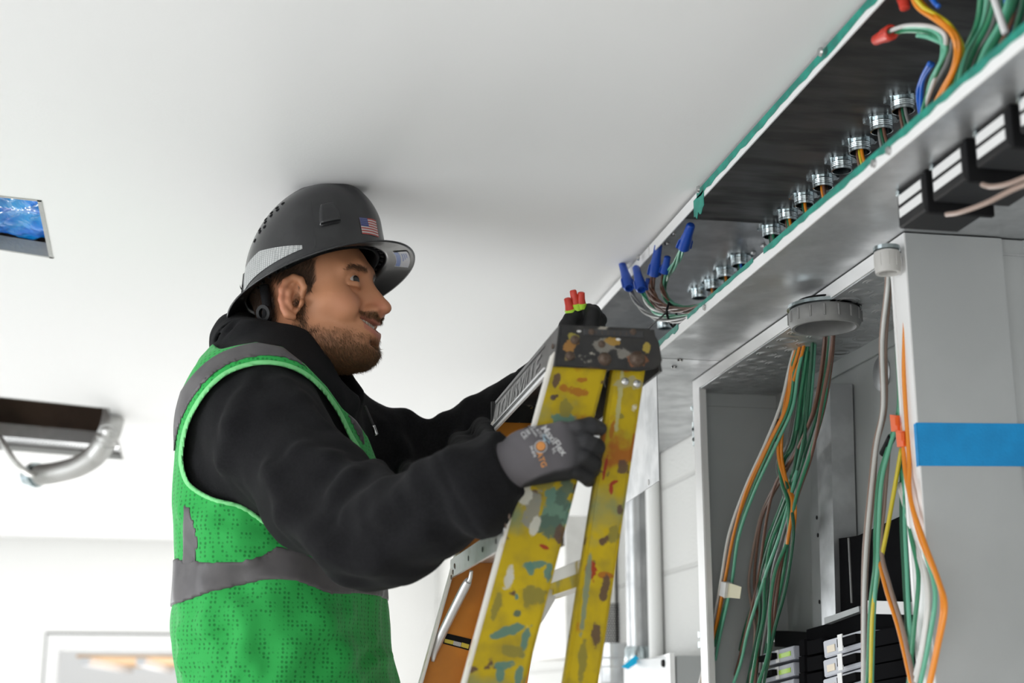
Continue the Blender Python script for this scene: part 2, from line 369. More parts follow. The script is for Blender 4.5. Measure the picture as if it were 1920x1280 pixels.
# ------------------------------------------------------------------ the room
CEIL = 2.7; WX = 1.11; FY = 8.9; LX = -4.0; BY = -3.0
h1 = [tuple(pl(x, y, 'z', CEIL)[:2]) for x, y in ((-40, 362), (78, 375), (100, 484), (-40, 462))]
h2 = [tuple(pl(x, y, 'z', CEIL)[:2]) for x, y in ((-60, 737), (205, 765), (234, 862), (-60, 838))]
def slab_with_holes(name, x0, x1, y0, y1, z0, z1, holes, m):
    bm = bmesh.new(); es = []
    for loop in [[(x0, y0), (x1, y0), (x1, y1), (x0, y1)]]+[list(h) for h in holes]:
        vs = [bm.verts.new((float(p[0]), float(p[1]), z0)) for p in loop]; es += [bm.edges.new((vs[i], vs[(i+1) % len(vs)])) for i in range(len(vs))]
    bmesh.ops.triangle_fill(bm, edges=es, use_beauty=True)
    fs = bm.faces[:]
    g = bmesh.ops.extrude_face_region(bm, geom=fs)
    for v in [q for q in g['geom'] if isinstance(q, bmesh.types.BMVert)]: v.co.z = z1
    bmesh.ops.recalc_face_normals(bm, faces=bm.faces)
    return tag(put(name, bm, m), kind='structure')
slab_with_holes('ceiling', LX-.1, WX+.1, BY-.1, FY+.1, CEIL, CEIL+.018, [h1, h2], M['ceiling'])
tag(box('floor', (LX-.1, BY-.1, FLZ-.1), (WX+.1, FY+9, FLZ), M['floor']), kind='structure')
tag(box('wall_right', (WX, BY, FLZ), (WX+.1, FY, CEIL), M['wall']), kind='structure')
def wall_open(name, axis, v0, v1, a0, a1, openings, m):
    """wall slab spanning a0..a1 along the other axis with rectangular openings (a, b, z0, z1)"""
    bm = bmesh.new()
    def bx_(a, b, z0, z1):
        if b-a < 1e-4 or z1-z0 < 1e-4: return
        if axis == 'x': add_box(bm, (v0, a, z0), (v1, b, z1))
        else: add_box(bm, (a, v0, z0), (b, v1, z1))
    cur = a0
    for a, b, z0, z1 in sorted(openings):
        bx_(cur, a, FLZ, CEIL); bx_(a, b, FLZ, z0); bx_(a, b, z1, CEIL); cur = b
    bx_(cur, a1, FLZ, CEIL)
    return tag(put(name, bm, m), kind='structure')
wall_open('wall_left', 'x', LX-.12, LX, BY, FY, [(-.4, 2.8, .4, 2.3), (4.2, 7.8, .4, 2.3)], M['wall'])
wall_open('wall_back', 'y', BY-.12, BY, LX, WX, [(-2.8, -.4, .4, 2.3)], M['wall'])
dl = pl(88, 1187, 'y', FY)[0]; dz = pl(88, 1187, 'y', FY)[2]; dr = dl+1.55
wall_open('wall_far', 'y', FY, FY+.14, LX, WX, [(-3.85, -1.65, .25, 2.25), (dl, dr, FLZ, dz)], M['wall'])
# far doorway: pale frame with a thin dark reveal, timber-lined space beyond
M['frame_white'] = mat('white_gloss_frame', (0.8, 0.8, 0.8), 0.4)
M['dark_gap'] = mat('grey_sealant', (0.10, 0.10, 0.10), 0.8)
M['stud'] = mat('pine_boards', (0.75, 0.50, 0.28), 0.6, col2=(0.62, 0.38, 0.2), scale=9, stretch=(1, 6, 1))
bm = bmesh.new()
add_box(bm, (dl+.004, FY-.01, FLZ), (dl+.075, FY+.1, dz-.10)); add_box(bm, (dr-.075, FY-.01, FLZ), (dr-.012, FY+.1, dz-.10)); add_box(bm, (dl+.004, FY-.01, dz-.10), (dr-.012, FY+.1, dz-.006))
tag(put('door_1', bm, M['frame_white']), kind='structure')
bm = bmesh.new(); add_box(bm, (dl-.004, FY-.006, FLZ), (dl+.004, FY+.02, dz)); add_box(bm, (dl-.004, FY-.006, dz-.006), (dr, FY+.02, dz+.005))
tag(put('trim_1', bm, M['dark_gap']), kind='structure')
# the unfinished space beyond the doorway
M['bright_wall'] = mat('unpainted_board', (0.85, 0.84, 0.82), 0.8)
tag(box('wall_beyond', (dl-1.2, FY+8.0, FLZ), (WX+1, FY+8.1, 3.4), M['bright_wall']), kind='structure')
rf = thing('timber_roof', 'pale pine boarded roof with white rafters seen through the far doorway', 'roof', (dl+.8, FY+1.5, 2.2))
nb = 17; rx0 = pl(143, 1232, 'z', 2.08); ry = float(rx0[1])
for i in range(nb):
    y0 = ry+i*.26; z0 = 2.08
    box('board', (rx0[0], y0, z0), (dr+.6, y0+.235, z0+.02), M['stud'], rf)
for i in range(4):
    x0 = rx0[0]+.03+i*.42
    box('rafter', (x0, ry, 2.02), (x0+.07, ry+4.4, 2.078), M['frame_white'], rf)
area('roof_fill_light', (dl+.9, FY+4.2, .9), (PI, 0, 0), 2.4, 3.4, 60)  # added lamp facing up under the boards to brighten them

# ------------------------------------------------------------------ openings in the ceiling
M['plenum'] = mat('brown_duct_board', (0.30, 0.225, 0.18), 0.85, col2=(0.18, 0.14, 0.12), scale=6)
M['gyp_edge'] = mat('gypsum_edge', (0.42, 0.42, 0.41), 0.9, bump=0.5, bscale=120)
def hole_box(name, h, ztop, m, kind='structure'):
    P = np.array(h); c = P.mean(0); Q = c+(P-c)*1.25; bm = bmesh.new()
    a = [bm.verts.new((*q, CEIL+.02)) for q in Q]; b = [bm.verts.new((*q, ztop)) for q in Q]
    for i in range(4): bm.faces.new((a[i], a[(i+1) % 4], b[(i+1) % 4], b[i]))
    bm.faces.new(b); bmesh.ops.recalc_face_normals(bm, faces=bm.faces); bmesh.ops.reverse_faces(bm, faces=bm.faces)
    return tag(put(name, bm, m), kind=kind)
hole_box('trim_2', h2, CEIL+.55, M['plenum'])
hole_box('trim_3', h1, CEIL+.30, M['plenum'])
for k, h in enumerate((h1, h2)):   # cut gypsum edge all round each opening
    bm = bmesh.new()
    for i in range(4):
        a = np.array(h[i]); b = np.array(h[(i+1) % 4]); c = np.array(h).mean(0); n = np.array([-(b-a)[1], (b-a)[0]]); n /= np.linalg.norm(n)
        if n@(c-a) < 0: n = -n
        add_prism(bm, [(*a, CEIL-.001), (*b, CEIL-.001), (*(b+n*.008), CEIL-.001), (*(a+n*.008), CEIL-.001)], (0, 0, .03 if k == 0 else .022))
    bmesh.ops.recalc_face_normals(bm, faces=bm.faces); tag(put('trim_%d' % (4+k), bm, M['gyp_edge']), kind='structure')
# blue film stuffed into the near opening: crumpled sheet
M['blue_film'] = mat('blue_plastic_film', (0.0, 0.17, 0.80), 0.22, coat=.6, col2=(0.01, 0.40, 0.95), scale=18)
bm = bmesh.new(); nx, ny = 46, 60; vs = []
c = np.array(h1)
for i in range(nx+1):
    for j in range(ny+1):
        u, v = i/nx, j/ny; p = (c[0]*(1-u)+c[1]*u)*(1-v)+(c[3]*(1-u)+c[2]*u)*v
        q = np.array([[p[0]*1.0, p[1], 0.0]])
        z = 0.030+0.020*abs(wob(q, 20, 1.0)[0])+0.012*abs(wob(q+.3, 45, 2.0)[0])+0.004*abs(wob(q+.1, 90, 3.0)[0])
        vs.append(bm.verts.new((float(p[0]), float(p[1]), CEIL+z)))
for i in range(nx):
    for j in range(ny): bm.faces.new((vs[i*(ny+1)+j], vs[(i+1)*(ny+1)+j], vs[(i+1)*(ny+1)+j+1], vs[i*(ny+1)+j+1]))
o = put('plastic_film', bm, M['blue_film']); sd = o.modifiers.new('t', 'SOLIDIFY'); sd.thickness = .001
tag(o, 'crumpled shiny blue plastic film filling the small ceiling opening', 'plastic film')
# far opening: steel channel along its far edge, flexible conduit looping out, white cable
a, b = np.array(h2[3]), np.array(h2[2]); n2 = np.array(h2[0])-a; n2 /= np.linalg.norm(n2)
ch = thing('ceiling_channel', 'perforated galvanised channel lying across the far edge of the large ceiling opening', 'metal channel', (*a, CEIL+.02))
A3 = lambda t, s, z: (*(a+(b-a)*t+n2*s), CEIL+z)
bm = bmesh.new(); add_prism(bm, [A3(-.02, .015, .025), A3(1.05, .015, .025), A3(1.05, .15, .025), A3(-.02, .15, .025)], (0, 0, .006)); add_prism(bm, [A3(-.02, .15, .025), A3(1.05, .15, .025), A3(1.05, .156, .025), A3(-.02, .156, .025)], (0, 0, .05)); bmesh.ops.recalc_face_normals(bm, faces=bm.faces)
put('web', bm, M['galv'], ch)
bm = bmesh.new()
for i in range(44): add_prism(bm, [A3(.01+i*.0225, .085, .022), A3(.018+i*.0225, .085, .022), A3(.018+i*.0225, .115, .022), A3(.01+i*.0225, .115, .022)], (0, 0, .002))
bmesh.ops.recalc_face_normals(bm, faces=bm.faces); put('slots', bm, M['black_matt'], ch)
st = pl(155, 800, 'z', CEIL+.2)
box('steel_post', (st[0]-.03, st[1]-.03, CEIL+.019), (st[0]+.03, st[1]+.03, CEIL+.55), M['galv'])
tag(bpy.data.objects['steel_post'], 'grey steel stud standing up inside the large ceiling opening', 'metal stud')
M['flex'] = mat('flexible_conduit', (0.55, 0.55, 0.54), 0.35, 0.7)
cd = thing('flexible_conduit', 'ribbed grey flexible conduit looping down out of the large ceiling opening', 'conduit', tuple(pl(212, 770, 'z', CEIL)))
cp = [pl(214, 762, 'z', 2.80), pl(213, 780, 'z', 2.72), pl(203, 815, 'z', 2.62), pl(180, 852, 'z', 2.57), pl(145, 875, 'z', 2.545), pl(105, 886, 'z', 2.54), pl(72, 890, 'z', 2.54)]
q = catmull(cp, 60); rr = [.034+.004*math.sin(i*.785) for i in range(len(q))]
tube('hose', q, rr, M['flex'], cd, seg=14, n=0)
d = q[-1]-q[-6]; d /= np.linalg.norm(d)
spin('end_fitting', [(0, 0), (.036, 0), (.036, .012), (.045, .012), (.045, .03), (.036, .03), (.036, .06), (.030, .06), (.030, .02), (0, .02)], q[-1]-d*.005, M['zinc'], cd, axis=d, seg=18)
pts = [pl(70, 892, 'z', 2.54), pl(50, 885, 'z', 2.53), pl(28, 865, 'z', 2.55), pl(10, 838, 'z', 2.62), pl(0, 822, 'z', 2.68), pl(-25, 800, 'z', 2.74)]
tag(tube('cable', pts, .011, WM['white'], None, 8), 'thin white cable running from the flexible conduit end into the ceiling opening', 'cable')

# ------------------------------------------------------------------ concrete-block wall finish on the right
def brick_wall(m):
    nt = m.node_tree; N = nt.nodes; L = nt.links
    tc = N.new('ShaderNodeTexCoord'); sx = N.new('ShaderNodeSeparateXYZ'); cx = N.new('ShaderNodeCombineXYZ'); L.new(tc.outputs['Object'], sx.inputs[0])
    ad = N.new('ShaderNodeMath'); ad.operation = 'ADD'; ad.inputs[1].default_value = .045; L.new(sx.outputs['Z'], ad.inputs[0])
    L.new(sx.outputs['Y'], cx.inputs['X']); L.new(ad.outputs[0], cx.inputs['Y'])
    b = N.new('ShaderNodeTexBrick'); b.inputs['Scale'].default_value = 1; b.inputs['Brick Width'].default_value = 1.6; b.inputs['Row Height'].default_value = .2; b.inputs['Mortar Size'].default_value = .006; b.inputs['Mortar Smooth'].default_value = .4
    b.inputs['Color1'].default_value = b.inputs['Color2'].default_value = (.58, .58, .565, 1); b.inputs['Mortar'].default_value = (.51, .51, .495, 1); L.new(cx.outputs[0], b.inputs['Vector'])
    n = N.new('ShaderNodeTexNoise'); n.inputs['Scale'].default_value = 120; L.new(tc.outputs['Object'], n.inputs['Vector'])
    s = N.new('ShaderNodeMath'); s.operation = 'MULTIPLY_ADD'; s.inputs[1].default_value = -1.5; L.new(b.outputs['Fac'], s.inputs[0]); L.new(n.outputs['Fac'], s.inputs[2])
    bp = N.new('ShaderNodeBump'); bp.inputs['Distance'].default_value = .004; bp.inputs['Strength'].default_value = .6; L.new(s.outputs[0], bp.inputs['Height'])
    p = N['Principled BSDF']; L.new(bp.outputs[0], p.inputs['Normal']); L.new(b.outputs['Color'], p.inputs['Base Color'])
M['block_wall'] = mat('painted_block', (0.8, 0.8, 0.78), 0.7, spec=.2); brick_wall(M['block_wall'])
o = bpy.data.objects['wall_right']; o.data.materials[0] = M['block_wall']

# ------------------------------------------------------------------ wireway (open metal trough under the ceiling)
TX = .770; TB = 1.105; TZ0 = 2.457; TZ1 = 2.692; SEAM = 2.71; TEND = 4.0; TNEAR = .80; T = .0022
M['bus_black'] = mat('dull_black_moulding', (0.010, 0.010, 0.011), .9, spec=0.0)
def trough(y0, y1, label, near):
    t = thing('wireway', label, 'cable trough', ((TX+TB)/2, (y0+y1)/2, TZ0))
    box('top_panel', (TX, y0, TZ1-T), (TB, y1, TZ1), M['galv_shaded'] if near else M['galv'], t)
    box('back_panel', (TB-T, y0, TZ0+T), (TB, y1, TZ1-T), M['galv'], t)
    box('bottom_panel', (TX, y0, TZ0), (TB, y1, TZ0+T), M['galv'], t)
    box('upper_lip', (TX-T, y0, TZ1-.022), (TX, y1, TZ1), M['edge'], t)
    box('lower_lip', (TX-T, y0, TZ0), (TX, y1, TZ0+.020), M['edge'], t)
    return t
def screw(x, y, z, axis, parent, r=.006):
    V, Fc = [], []; lathe(V, Fc, [(0, -.004), (r*.8, -.004), (r, -.001), (r, 0), (0, 0)], (x, y, z), axis, 14)
    return put('screw', pyd(V, Fc), M['screw'], parent, False)
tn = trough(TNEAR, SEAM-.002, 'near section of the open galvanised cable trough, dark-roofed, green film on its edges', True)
tf = trough(SEAM+.002, TEND, 'far section of the open galvanised cable trough, behind the ladder top', False)
box('end_plate', (TX, TEND-T, TZ0), (TB, TEND, TZ1), M['galv'], tf)
# overlapping joint plate in the roof of the far end of the near section, with slotted screws
ys = pl(1340, 440, 'z', TZ1)[1]
box('joint_plate', (TX+.004, 2.52, TZ1-T-.0016), (TB-.004, SEAM-.002, TZ1-T), M['galv'], tn)
for px_, py_ in ((1262, 440), (1250, 458), (1432, 462), (1412, 475)):
    p = pl(px_, py_, 'z', TZ1-.006); screw(p[0], p[1], TZ1-.0038, (0, 0, 1), tn)
for px_, py_, pr_ in ((1275, 674, tn), (1264, 687, tf)):
    p = pl(px_, py_, 'z', TZ0); screw(p[0], p[1], TZ0, (0, 0, 1), pr_)
for px_, py_ in ((1205, 483), (1318, 342), (1548, 62)):
    p = pl(px_, py_, 'x', TX-T); screw(TX-T-.008, p[1], min(p[2], 2.684), (1, 0, 0), tn, .007)
for px_, py_ in ((1322, 572), (1640, 305), (1668, 280)):
    p = pl(px_, py_, 'x', TX-T); screw(TX-T, p[1], TZ0+.010, (1, 0, 0), tn, .006)
# green masking film on the edges
def film(name, pts, d, label):
    bm = bmesh.new(); add_prism(bm, pts, d); bmesh.ops.recalc_face_normals(bm, faces=bm.faces); return tag(put(name, bm, M['teal_tape']), label, 'masking film')
def ragged(y0, y1, z, dz, n, seed):
    r = np.random.default_rng(seed); ys_ = np.linspace(y0, y1, n); up = [(TX-T-.0012, y, z) for y in ys_]
    dn = [(TX-T-.0012, y, z+dz*(.8+.45*r.random())) for y in ys_[::-1]]; return up+dn
film('masking_film', ragged(TNEAR, 2.38, TZ1+.0005, -.013, 60, 1), (.0008, 0, 0), 'green film strip along the upper lip of the trough, against the ceiling')
film('masking_film', ragged(2.34, 2.40, TZ1-.010, -.035, 8, 2), (.0008, 0, 0), 'torn tail of green film at the far end of the upper lip strip')
film('masking_film', ragged(TNEAR, 2.05, TZ0+.024, -.010, 60, 3), (.0008, 0, 0), 'green film strip along the near part of the trough lower lip')
film('masking_film', ragged(2.10, 2.46, TZ0+.024, -.007, 16, 4), (.0008, 0, 0), 'thin middle piece of green film on the trough lower lip')
film('masking_film', ragged(2.52, 2.66, TZ0+.022, -.011, 12, 5), (.0008, 0, 0), 'short scrap of green film on the trough lower lip beside the ladder cap')
# zinc conduit connectors coming through the roof of the trough
cps = [(1247, 610), (1312, 553), (1337, 537), (1360, 515), (1387, 492), (1447, 437), (1478, 408), (1508, 378), (1543, 345), (1578, 313), (1612, 278), (1653, 238), (1693, 200)]
names = ['farthest along, just above the ladder cap', 'second from the ladder cap', 'third from the ladder cap', 'fourth from the ladder cap', 'fifth from the ladder cap, before the seam', 'first on the camera side of the roof seam', 'second on the camera side of the roof seam',
         'third on the camera side of the roof seam', 'fourth on the camera side of the roof seam', 'fifth on the camera side of the roof seam', 'sixth on the camera side of the roof seam', 'next to last before the big wire bundle', 'nearest to the big wire bundle']
CON = []
for (x, y), nm in zip(cps, names):
    p = pl(x, y, 'z', 2.675); c = np.array([p[0], p[1], TZ1-T]); CON.append(c)
    t = thing('conduit_connector', 'zinc conduit connector in the trough roof, '+nm, 'conduit fitting', tuple(c-np.array([0, 0, .03])), 'conduit connectors in the trough roof')
    V, Fc = [], []
    lathe(V, Fc, [(.0185, 0), (.0185, -.009), (.0180, -.0105), (.0185, -.012), (.0180, -.0135), (.0185, -.015), (.0180, -.0165), (.0185, -.018), (.0178, -.022), (.0158, -.0225), (.0155, 0)], c, (0, 0, 1), 26)
    put('threaded_body', pyd(V, Fc), M['zinc'], t)
    V, Fc = [], []; n = 26
    lathe(V, Fc, [(.0187, -.0002), (.0245, -.0002), (.0245, -.0045), (.0187, -.0045)], c, (0, 0, 1), n, True)
    for k in range(0, n, 5):
        an = 2*PI*k/n; b0 = len(V); u = np.array([math.cos(an), math.sin(an), 0]); w = np.array([-u[1], u[0], 0])
        for zz in (-.0002, -.0045):
            for (a_, s_) in ((.0242, -.004), (.0285, -.003), (.0285, .003), (.0242, .004)): V.append(c+u*a_+w*s_+np.array([0, 0, zz]))
        Fc += [(b0, b0+1, b0+2, b0+3), (b0+7, b0+6, b0+5, b0+4)]+[(b0+i, b0+4+i, b0+4+(i+1) % 4, b0+(i+1) % 4) for i in range(4)]
    put('locknut', pyd(V, Fc), M['zinc'], t)
    spin('throat', [(0, -.004), (.0155, -.004), (.0155, -.002), (0, -.002)], c, M['black_matt'], t, seg=20)
# pairs of wires dropping out of some connectors
for i, cols, txt in ((4, ('blue', 'green', 'black'), 'blue green and black wires leaving the last connector before the roof seam'), (3, ('orange', 'dgreen'), 'orange and green wires leaving the fourth connector from the ladder cap'), (2, ('brown', 'orange'), 'brown wires leaving the third connector from the ladder cap'),
                     (5, ('green', 'grey', 'dgreen'), 'grey and green wires in the first connector past the roof seam'), (6, ('orange', 'green', 'brown'), 'orange and green wires leaving the second connector past the roof seam'), (7, ('orange', 'dgreen'), 'orange wire in the third connector past the roof seam'), (8, ('brown', 'orange'), 'brown wires in the fourth connector past the roof seam'),
                     (10, ('orange', 'yellow', 'brown'), 'orange and yellow wires leaving the sixth connector past the roof seam'), (11, ('brown', 'dgreen', 'grey'), 'dark wires leaving the next to last connector'), (12, ('grey', 'dgreen', 'brown'), 'grey and dark green wires leaving the connector nearest the big bundle')):
    c = CON[i]; t = thing('wire_pair' if len(cols) == 2 else 'wire_group', txt, 'wires', tuple(c-np.array([0, 0, .15])))
    for k, cc in enumerate(cols):
        dx = (k-(len(cols)-1)/2)*.009
        tube('wire', [c+np.array([0, dx, -.003]), c+np.array([0, dx, -.03]), c+np.array([.012, dx*1.6, -.09]), c+np.array([.03, dx*2, -.16]), c+np.array([.05, dx*2-.03, -.222])], .0028, WM[cc], t, 7, 6)

# ------------------------------------------------------------------ panel enclosure below the trough
EX = .915; EB = 1.106; EY0 = 1.862; EY1 = 2.905; EZ = 2.455; EZ0 = 1.15
enc = thing('panel_enclosure', 'open grey steel panel enclosure hanging below the trough on the right', 'electrical panel', ((EX+EB)/2, (EY0+EY1)/2, EZ0))
M['enc'] = mat('enclosure_steel', (0.46, 0.475, 0.48), 0.5, 0.3, col2=(0.42, 0.435, 0.44), scale=3.5, bump=.02, bscale=50, rough2=.6)
M['enc_in'] = mat('enclosure_inner_steel', (0.44, 0.46, 0.46), 0.5, 0.2, col2=(0.39, 0.41, 0.41), scale=4, bump=.02, bscale=50)
bm = bmesh.new(); add_box(bm, (EX, EY0, EZ0), (1.067, EY0+T, EZ)); add_box(bm, (1.067, EY0+.004, EZ0), (EB, EY0+.004+T, EZ)); put('near_side', bm, M['enc'], enc)
box('far_side', (EX, EY1-T, EZ0), (EB, EY1, EZ), M['enc_in'], enc)
box('back', (EB-T, EY0, EZ0), (EB, EY1, EZ), M['enc_in'], enc)
box('roof', (EX, EY0+T, 2.430), (EB-T, EY1-T, 2.4325), M['galv'], enc)
box('floor_pan', (EX, EY0, EZ0), (EB, EY1, EZ0+T), M['enc_in'], enc)
bm = bmesh.new()
yn = pl(1690, 900, 'x', EX)[1]; yf = pl(1326, 1000, 'x', EX)[1]
add_box(bm, (EX-.0022, EY0, 2.433), (EX, EY1, EZ)); put('top_flange', bm, M['edge'], enc)
bm = bmesh.new(); add_box(bm, (EX-.0022, EY0, EZ0), (EX, EY0+.012, 2.433)); add_box(bm, (EX, EY0+.012, EZ0), (EX+.006, EY0+.045, 2.433)); add_box(bm, (EX-.0022, EY0+.045, EZ0), (EX+.006, EY0+.052, 2.433)); put('near_flange', bm, M['edge'], enc)
bm = bmesh.new(); add_box(bm, (EX-.0022, EY1-.045, EZ0), (EX, EY1, 2.433)); add_box(bm, (EX, EY1-.047, EZ0), (EX+.012, EY1-.045, 2.433)); put('far_flange', bm, M['edge'], enc)
bm = bmesh.new()   # gusset in the upper near corner of the opening
y2 = EY0+.052; add_prism(bm, [(EX-.0022, y2, 2.434), (EX-.0022, y2, 2.40), (EX-.0022, y2+.006, 2.415), (EX-.0022, y2+.02, 2.428), (EX-.0022, y2+.04, 2.434)], (.0022, 0, 0)); bmesh.ops.recalc_face_normals(bm, faces=bm.faces); put('gusset', bm, M['edge'], enc)
bm = bmesh.new(); add_box(bm, (EX+.01, EY1-.006, 2.402), (EB-.004, EY1-.003, 2.430)); add_box(bm, (EB-.008, EY0+.01, 2.402), (EB-.004, EY1-.003, 2.430)); put('rim_angle', bm, M['enc_in'], enc)
for px_, py_ in ((1333, 723), (1427, 731)):
    p = pl(px_, py_, 'y', EY1-.006); screw(p[0], EY1-.006, p[2], (0, 1, 0), enc, .005)
V, Fc = [], []   # embossed knockouts all over the roof of the enclosure
rk = np.random.default_rng(5)
for i in range(18):
    for j in range(4):
        c = np.array([EX+.028+j*.044, EY0+.06+i*.055+(j % 2)*.02, 2.4302])
        for r_ in (.019, .013): lathe(V, Fc, [(r_-.0012, 0), (r_, -.0012), (r_+.0012, 0)], c, (0, 0, 1), 20)
put('knockouts', pyd(V, Fc), M['galv'], enc, True)
for k in range(2):   # keyhole boss on the back
    p = pl(1655, 700, 'x', EB-T)
spin('keyhole_boss', [(.0, -.004), (.030, -.004), (.034, 0)], pl(1653, 700, 'x', EB-T-.001), M['galv'], enc, axis=(1, 0, 0), seg=26, smooth=True)
p = pl(1658, 700, 'x', EB-T-.007); box('keyhole', (p[0]-.001, p[1]-.006, p[2]-.02), (p[0], p[1]+.006, p[2]+.02), M['label'], enc, .0004)
# ground lug and mounting rail
def quad(name, pts, xp, d, m, parent=None):
    """plate whose corners are given in the plane x = xp, d thick"""
    bm = bmesh.new(); add_prism(bm, [pl(x, y, 'x', xp) for x, y in pts], (d, 0, 0)); bmesh.ops.recalc_face_normals(bm, faces=bm.faces); return put(name, bm, m, parent)
rail = thing('mounting_rail', 'vertical galvanised mounting rail with holes inside the panel enclosure', 'mounting rail', tuple(pl(1540, 1150, 'x', 1.07)))
quad('web', [(1528, 735), (1556, 718), (1567, 1165), (1541, 1172)], 1.055, .045, M['galv'], rail)
quad('flange', [(1517, 742), (1530, 735), (1543, 1172), (1524, 1176)], 1.075, .02, M['galv_back'], rail)
for x, y in ((1531, 970), (1533, 1003), (1536, 1128)): spin('hole', [(0, 0), (.004, 0), (.004, .001), (0, .001)], pl(x, y, 'x', 1.054), M['black_matt'], rail, axis=(1, 0, 0), seg=12)
quad('shadow_gap', [(1556, 730), (1561, 762), (1572, 1010), (1566, 1010)], 1.09, .004, M['black_matt'], rail)
# bushings
def bushing(x, y, z, ro, ri, hgt, m, label, ribs=16):
    c = pl(x, y, 'z', z); t = thing('cable_bushing', label, 'bushing', tuple(c-np.array([0, 0, hgt])))
    spin('locknut', [(ri, .012), (ro*1.02, .012), (ro*1.04, .006), (ri, .006)], c, M['zinc'], t, seg=40, close=True)
    o = spin('ring', [(ri, .004), (ro*.96, .004), (ro, 0), (ro, -hgt*.7), (ro*.93, -hgt), (ri*1.04, -hgt), (ri, -hgt*.8)], c, m, t, seg=48, close=True); autosmooth(o)
    V, Fc = [], []
    for k in range(ribs):
        an = 2*PI*k/ribs; u = np.array([math.cos(an), math.sin(an), 0]); sweep(V, Fc, [c+u*ro+np.array([0, 0, 0]), c+u*ro+np.array([0, 0, -hgt*.7])], ro*.035, 6)
    put('ribs', pyd(V, Fc), m, t); return t, c
b1, bc1 = bushing(1546, 586, 2.424, .060, .049, .027, M['grey_pvc'], 'large grey ribbed bushing hanging from the enclosure roof, wires pouring through it')
M['pale_pvc'] = mat('pale_bushing_plastic', (0.5, 0.49, 0.47), .5)
b2, bc2 = bushing(1663, 478, 2.424, .019, .013, .028, M['pale_pvc'], 'small pale bushing in the near upper corner of the enclosure', 10)
spin('throat', [(0, .02), (.045, .02), (.045, .018), (0, .018)], bc1, M['black_matt'], b1, seg=30)

# ------------------------------------------------------------------ breakers in the lower part of the enclosure
def breaker(pts, xp, label, two=True):
    """pts: the four face corners from the upper left, clockwise"""
    P = [pl(x, y, 'x', xp) for x, y in pts]; c = sum(P)/4
    t = thing('circuit_breaker', label, 'circuit breaker', tuple(c+np.array([.03, 0, -.02])), 'breakers in the panel')
    bm = bmesh.new(); add_prism(bm, P, (.055, 0, 0)); bmesh.ops.recalc_face_normals(bm, faces=bm.faces); bmesh.ops.bevel(bm, geom=bm.edges[:]+bm.verts[:], offset=.0015, segments=2, affect='EDGES'); put('case', bm, M['breaker'], t)
    def inner(u0, u1, v0, v1, x0, d, nm, m):
        q = [P[0]*(1-u)*(1-v)+P[1]*u*(1-v)+P[2]*u*v+P[3]*(1-u)*v+np.array([x0, 0, 0]) for u, v in ((u0, v0), (u1, v0), (u1, v1), (u0, v1))]
        bm = bmesh.new(); add_prism(bm, q, (d, 0, 0)); bmesh.ops.recalc_face_normals(bm, faces=bm.faces); put(nm, bm, m, t)
    return t, inner
lab = ['topmost', 'second from the top', 'third from the top', 'fourth from the top', 'lowest']
for i in range(4):
    y0 = 1220+i*31
    t, inner = breaker([(1429, y0+6), (1488, y0-10), (1490, y0+14), (1430, y0+30)], 1.0, 'grey breaker with black toggle, %s in the left breaker column' % lab[i])
    inner(.06, .5, .22, .68, -.012, .014, 'toggle', M['bus_black']); inner(.55, .9, .35, .7, -.0012, .002, 'rating_plate', M['nut_lime'])
    inner(.45, .55, .02, .98, -.0014, .002, 'seam', M['label'])
for i in range(4):
    y0 = 1196+i*36
    t, inner = breaker([(1543, y0+6), (1618, y0-16), (1620, y0+16), (1546, y0+38)], .985, 'grey breaker with black toggle, %s in the right breaker column' % lab[i])
    inner(.52, .98, .22, .7, -.012, .014, 'toggle', M['bus_black']); inner(.1, .3, .35, .75, -.0012, .002, 'rating_plate', mat('pale_orange_print', (.7, .6, .45), .5) if i == 0 else bpy.data.materials['pale_orange_print'])
    inner(.55, .66, .0, .98, -.0128, .002, 'seam', M['label'])
busb = thing('bus_housing', 'black bus housing rising behind and between the breaker columns', 'bus housing', tuple(pl(1600, 1280, 'x', 1.03)))
def blk(pts, xp, d, m='bus_black', nm='cover'): quad(nm, pts, xp, d, M[m], busb)
blk([(1512, 1180), (1620, 1150), (1700, 1130), (1705, 1300), (1515, 1300)], 1.045, .05)
blk([(1566, 1010), (1608, 1004), (1700, 962), (1702, 1150), (1570, 1160)], 1.065, .035)
blk([(1541, 1035), (1566, 1010), (1572, 1160), (1545, 1160)], 1.07, .03, 'bus_black')
blk([(1589, 1008), (1591, 1008), (1597, 1130), (1595, 1130)], 1.063, .002, 'grey_pvc', 'seam')
blk([(1545, 1158), (1610, 1136), (1611, 1146), (1546, 1170)], 1.03, .012, 'galv_back', 'busbar')
blk([(1618, 1125), (1700, 1128), (1700, 1152), (1618, 1150)], 1.02, .012, 'label', 'cover_strip')
for i in range(4): blk([(1498, 1200+i*31), (1508, 1198+i*31), (1509, 1228+i*31), (1499, 1230+i*31)], .995, .05, 'bus_black', 'spacer'); 
for i in range(4): blk([(1513, 1202+i*31), (1541, 1196+i*31), (1542, 1222+i*31), (1514, 1228+i*31)], .99, .05, 'bus_black', 'bus_stab')
for i in range(4): blk([(1626, 1185+i*32), (1698, 1172+i*32), (1700, 1200+i*32), (1628, 1214+i*32)], .985, .05, 'bus_black', 'blank')
blk([(1452, 1182), (1516, 1186), (1516, 1215), (1452, 1212)], 1.06, .03, 'black_matt', 'bracket')
tg = quad('paper_tag', [(1440, 1180), (1450, 1177), (1452, 1203), (1438, 1205)], 1.0, .0006, M['label']); tag(tg, 'small white paper tag on the wires just above the left breaker column', 'tag')

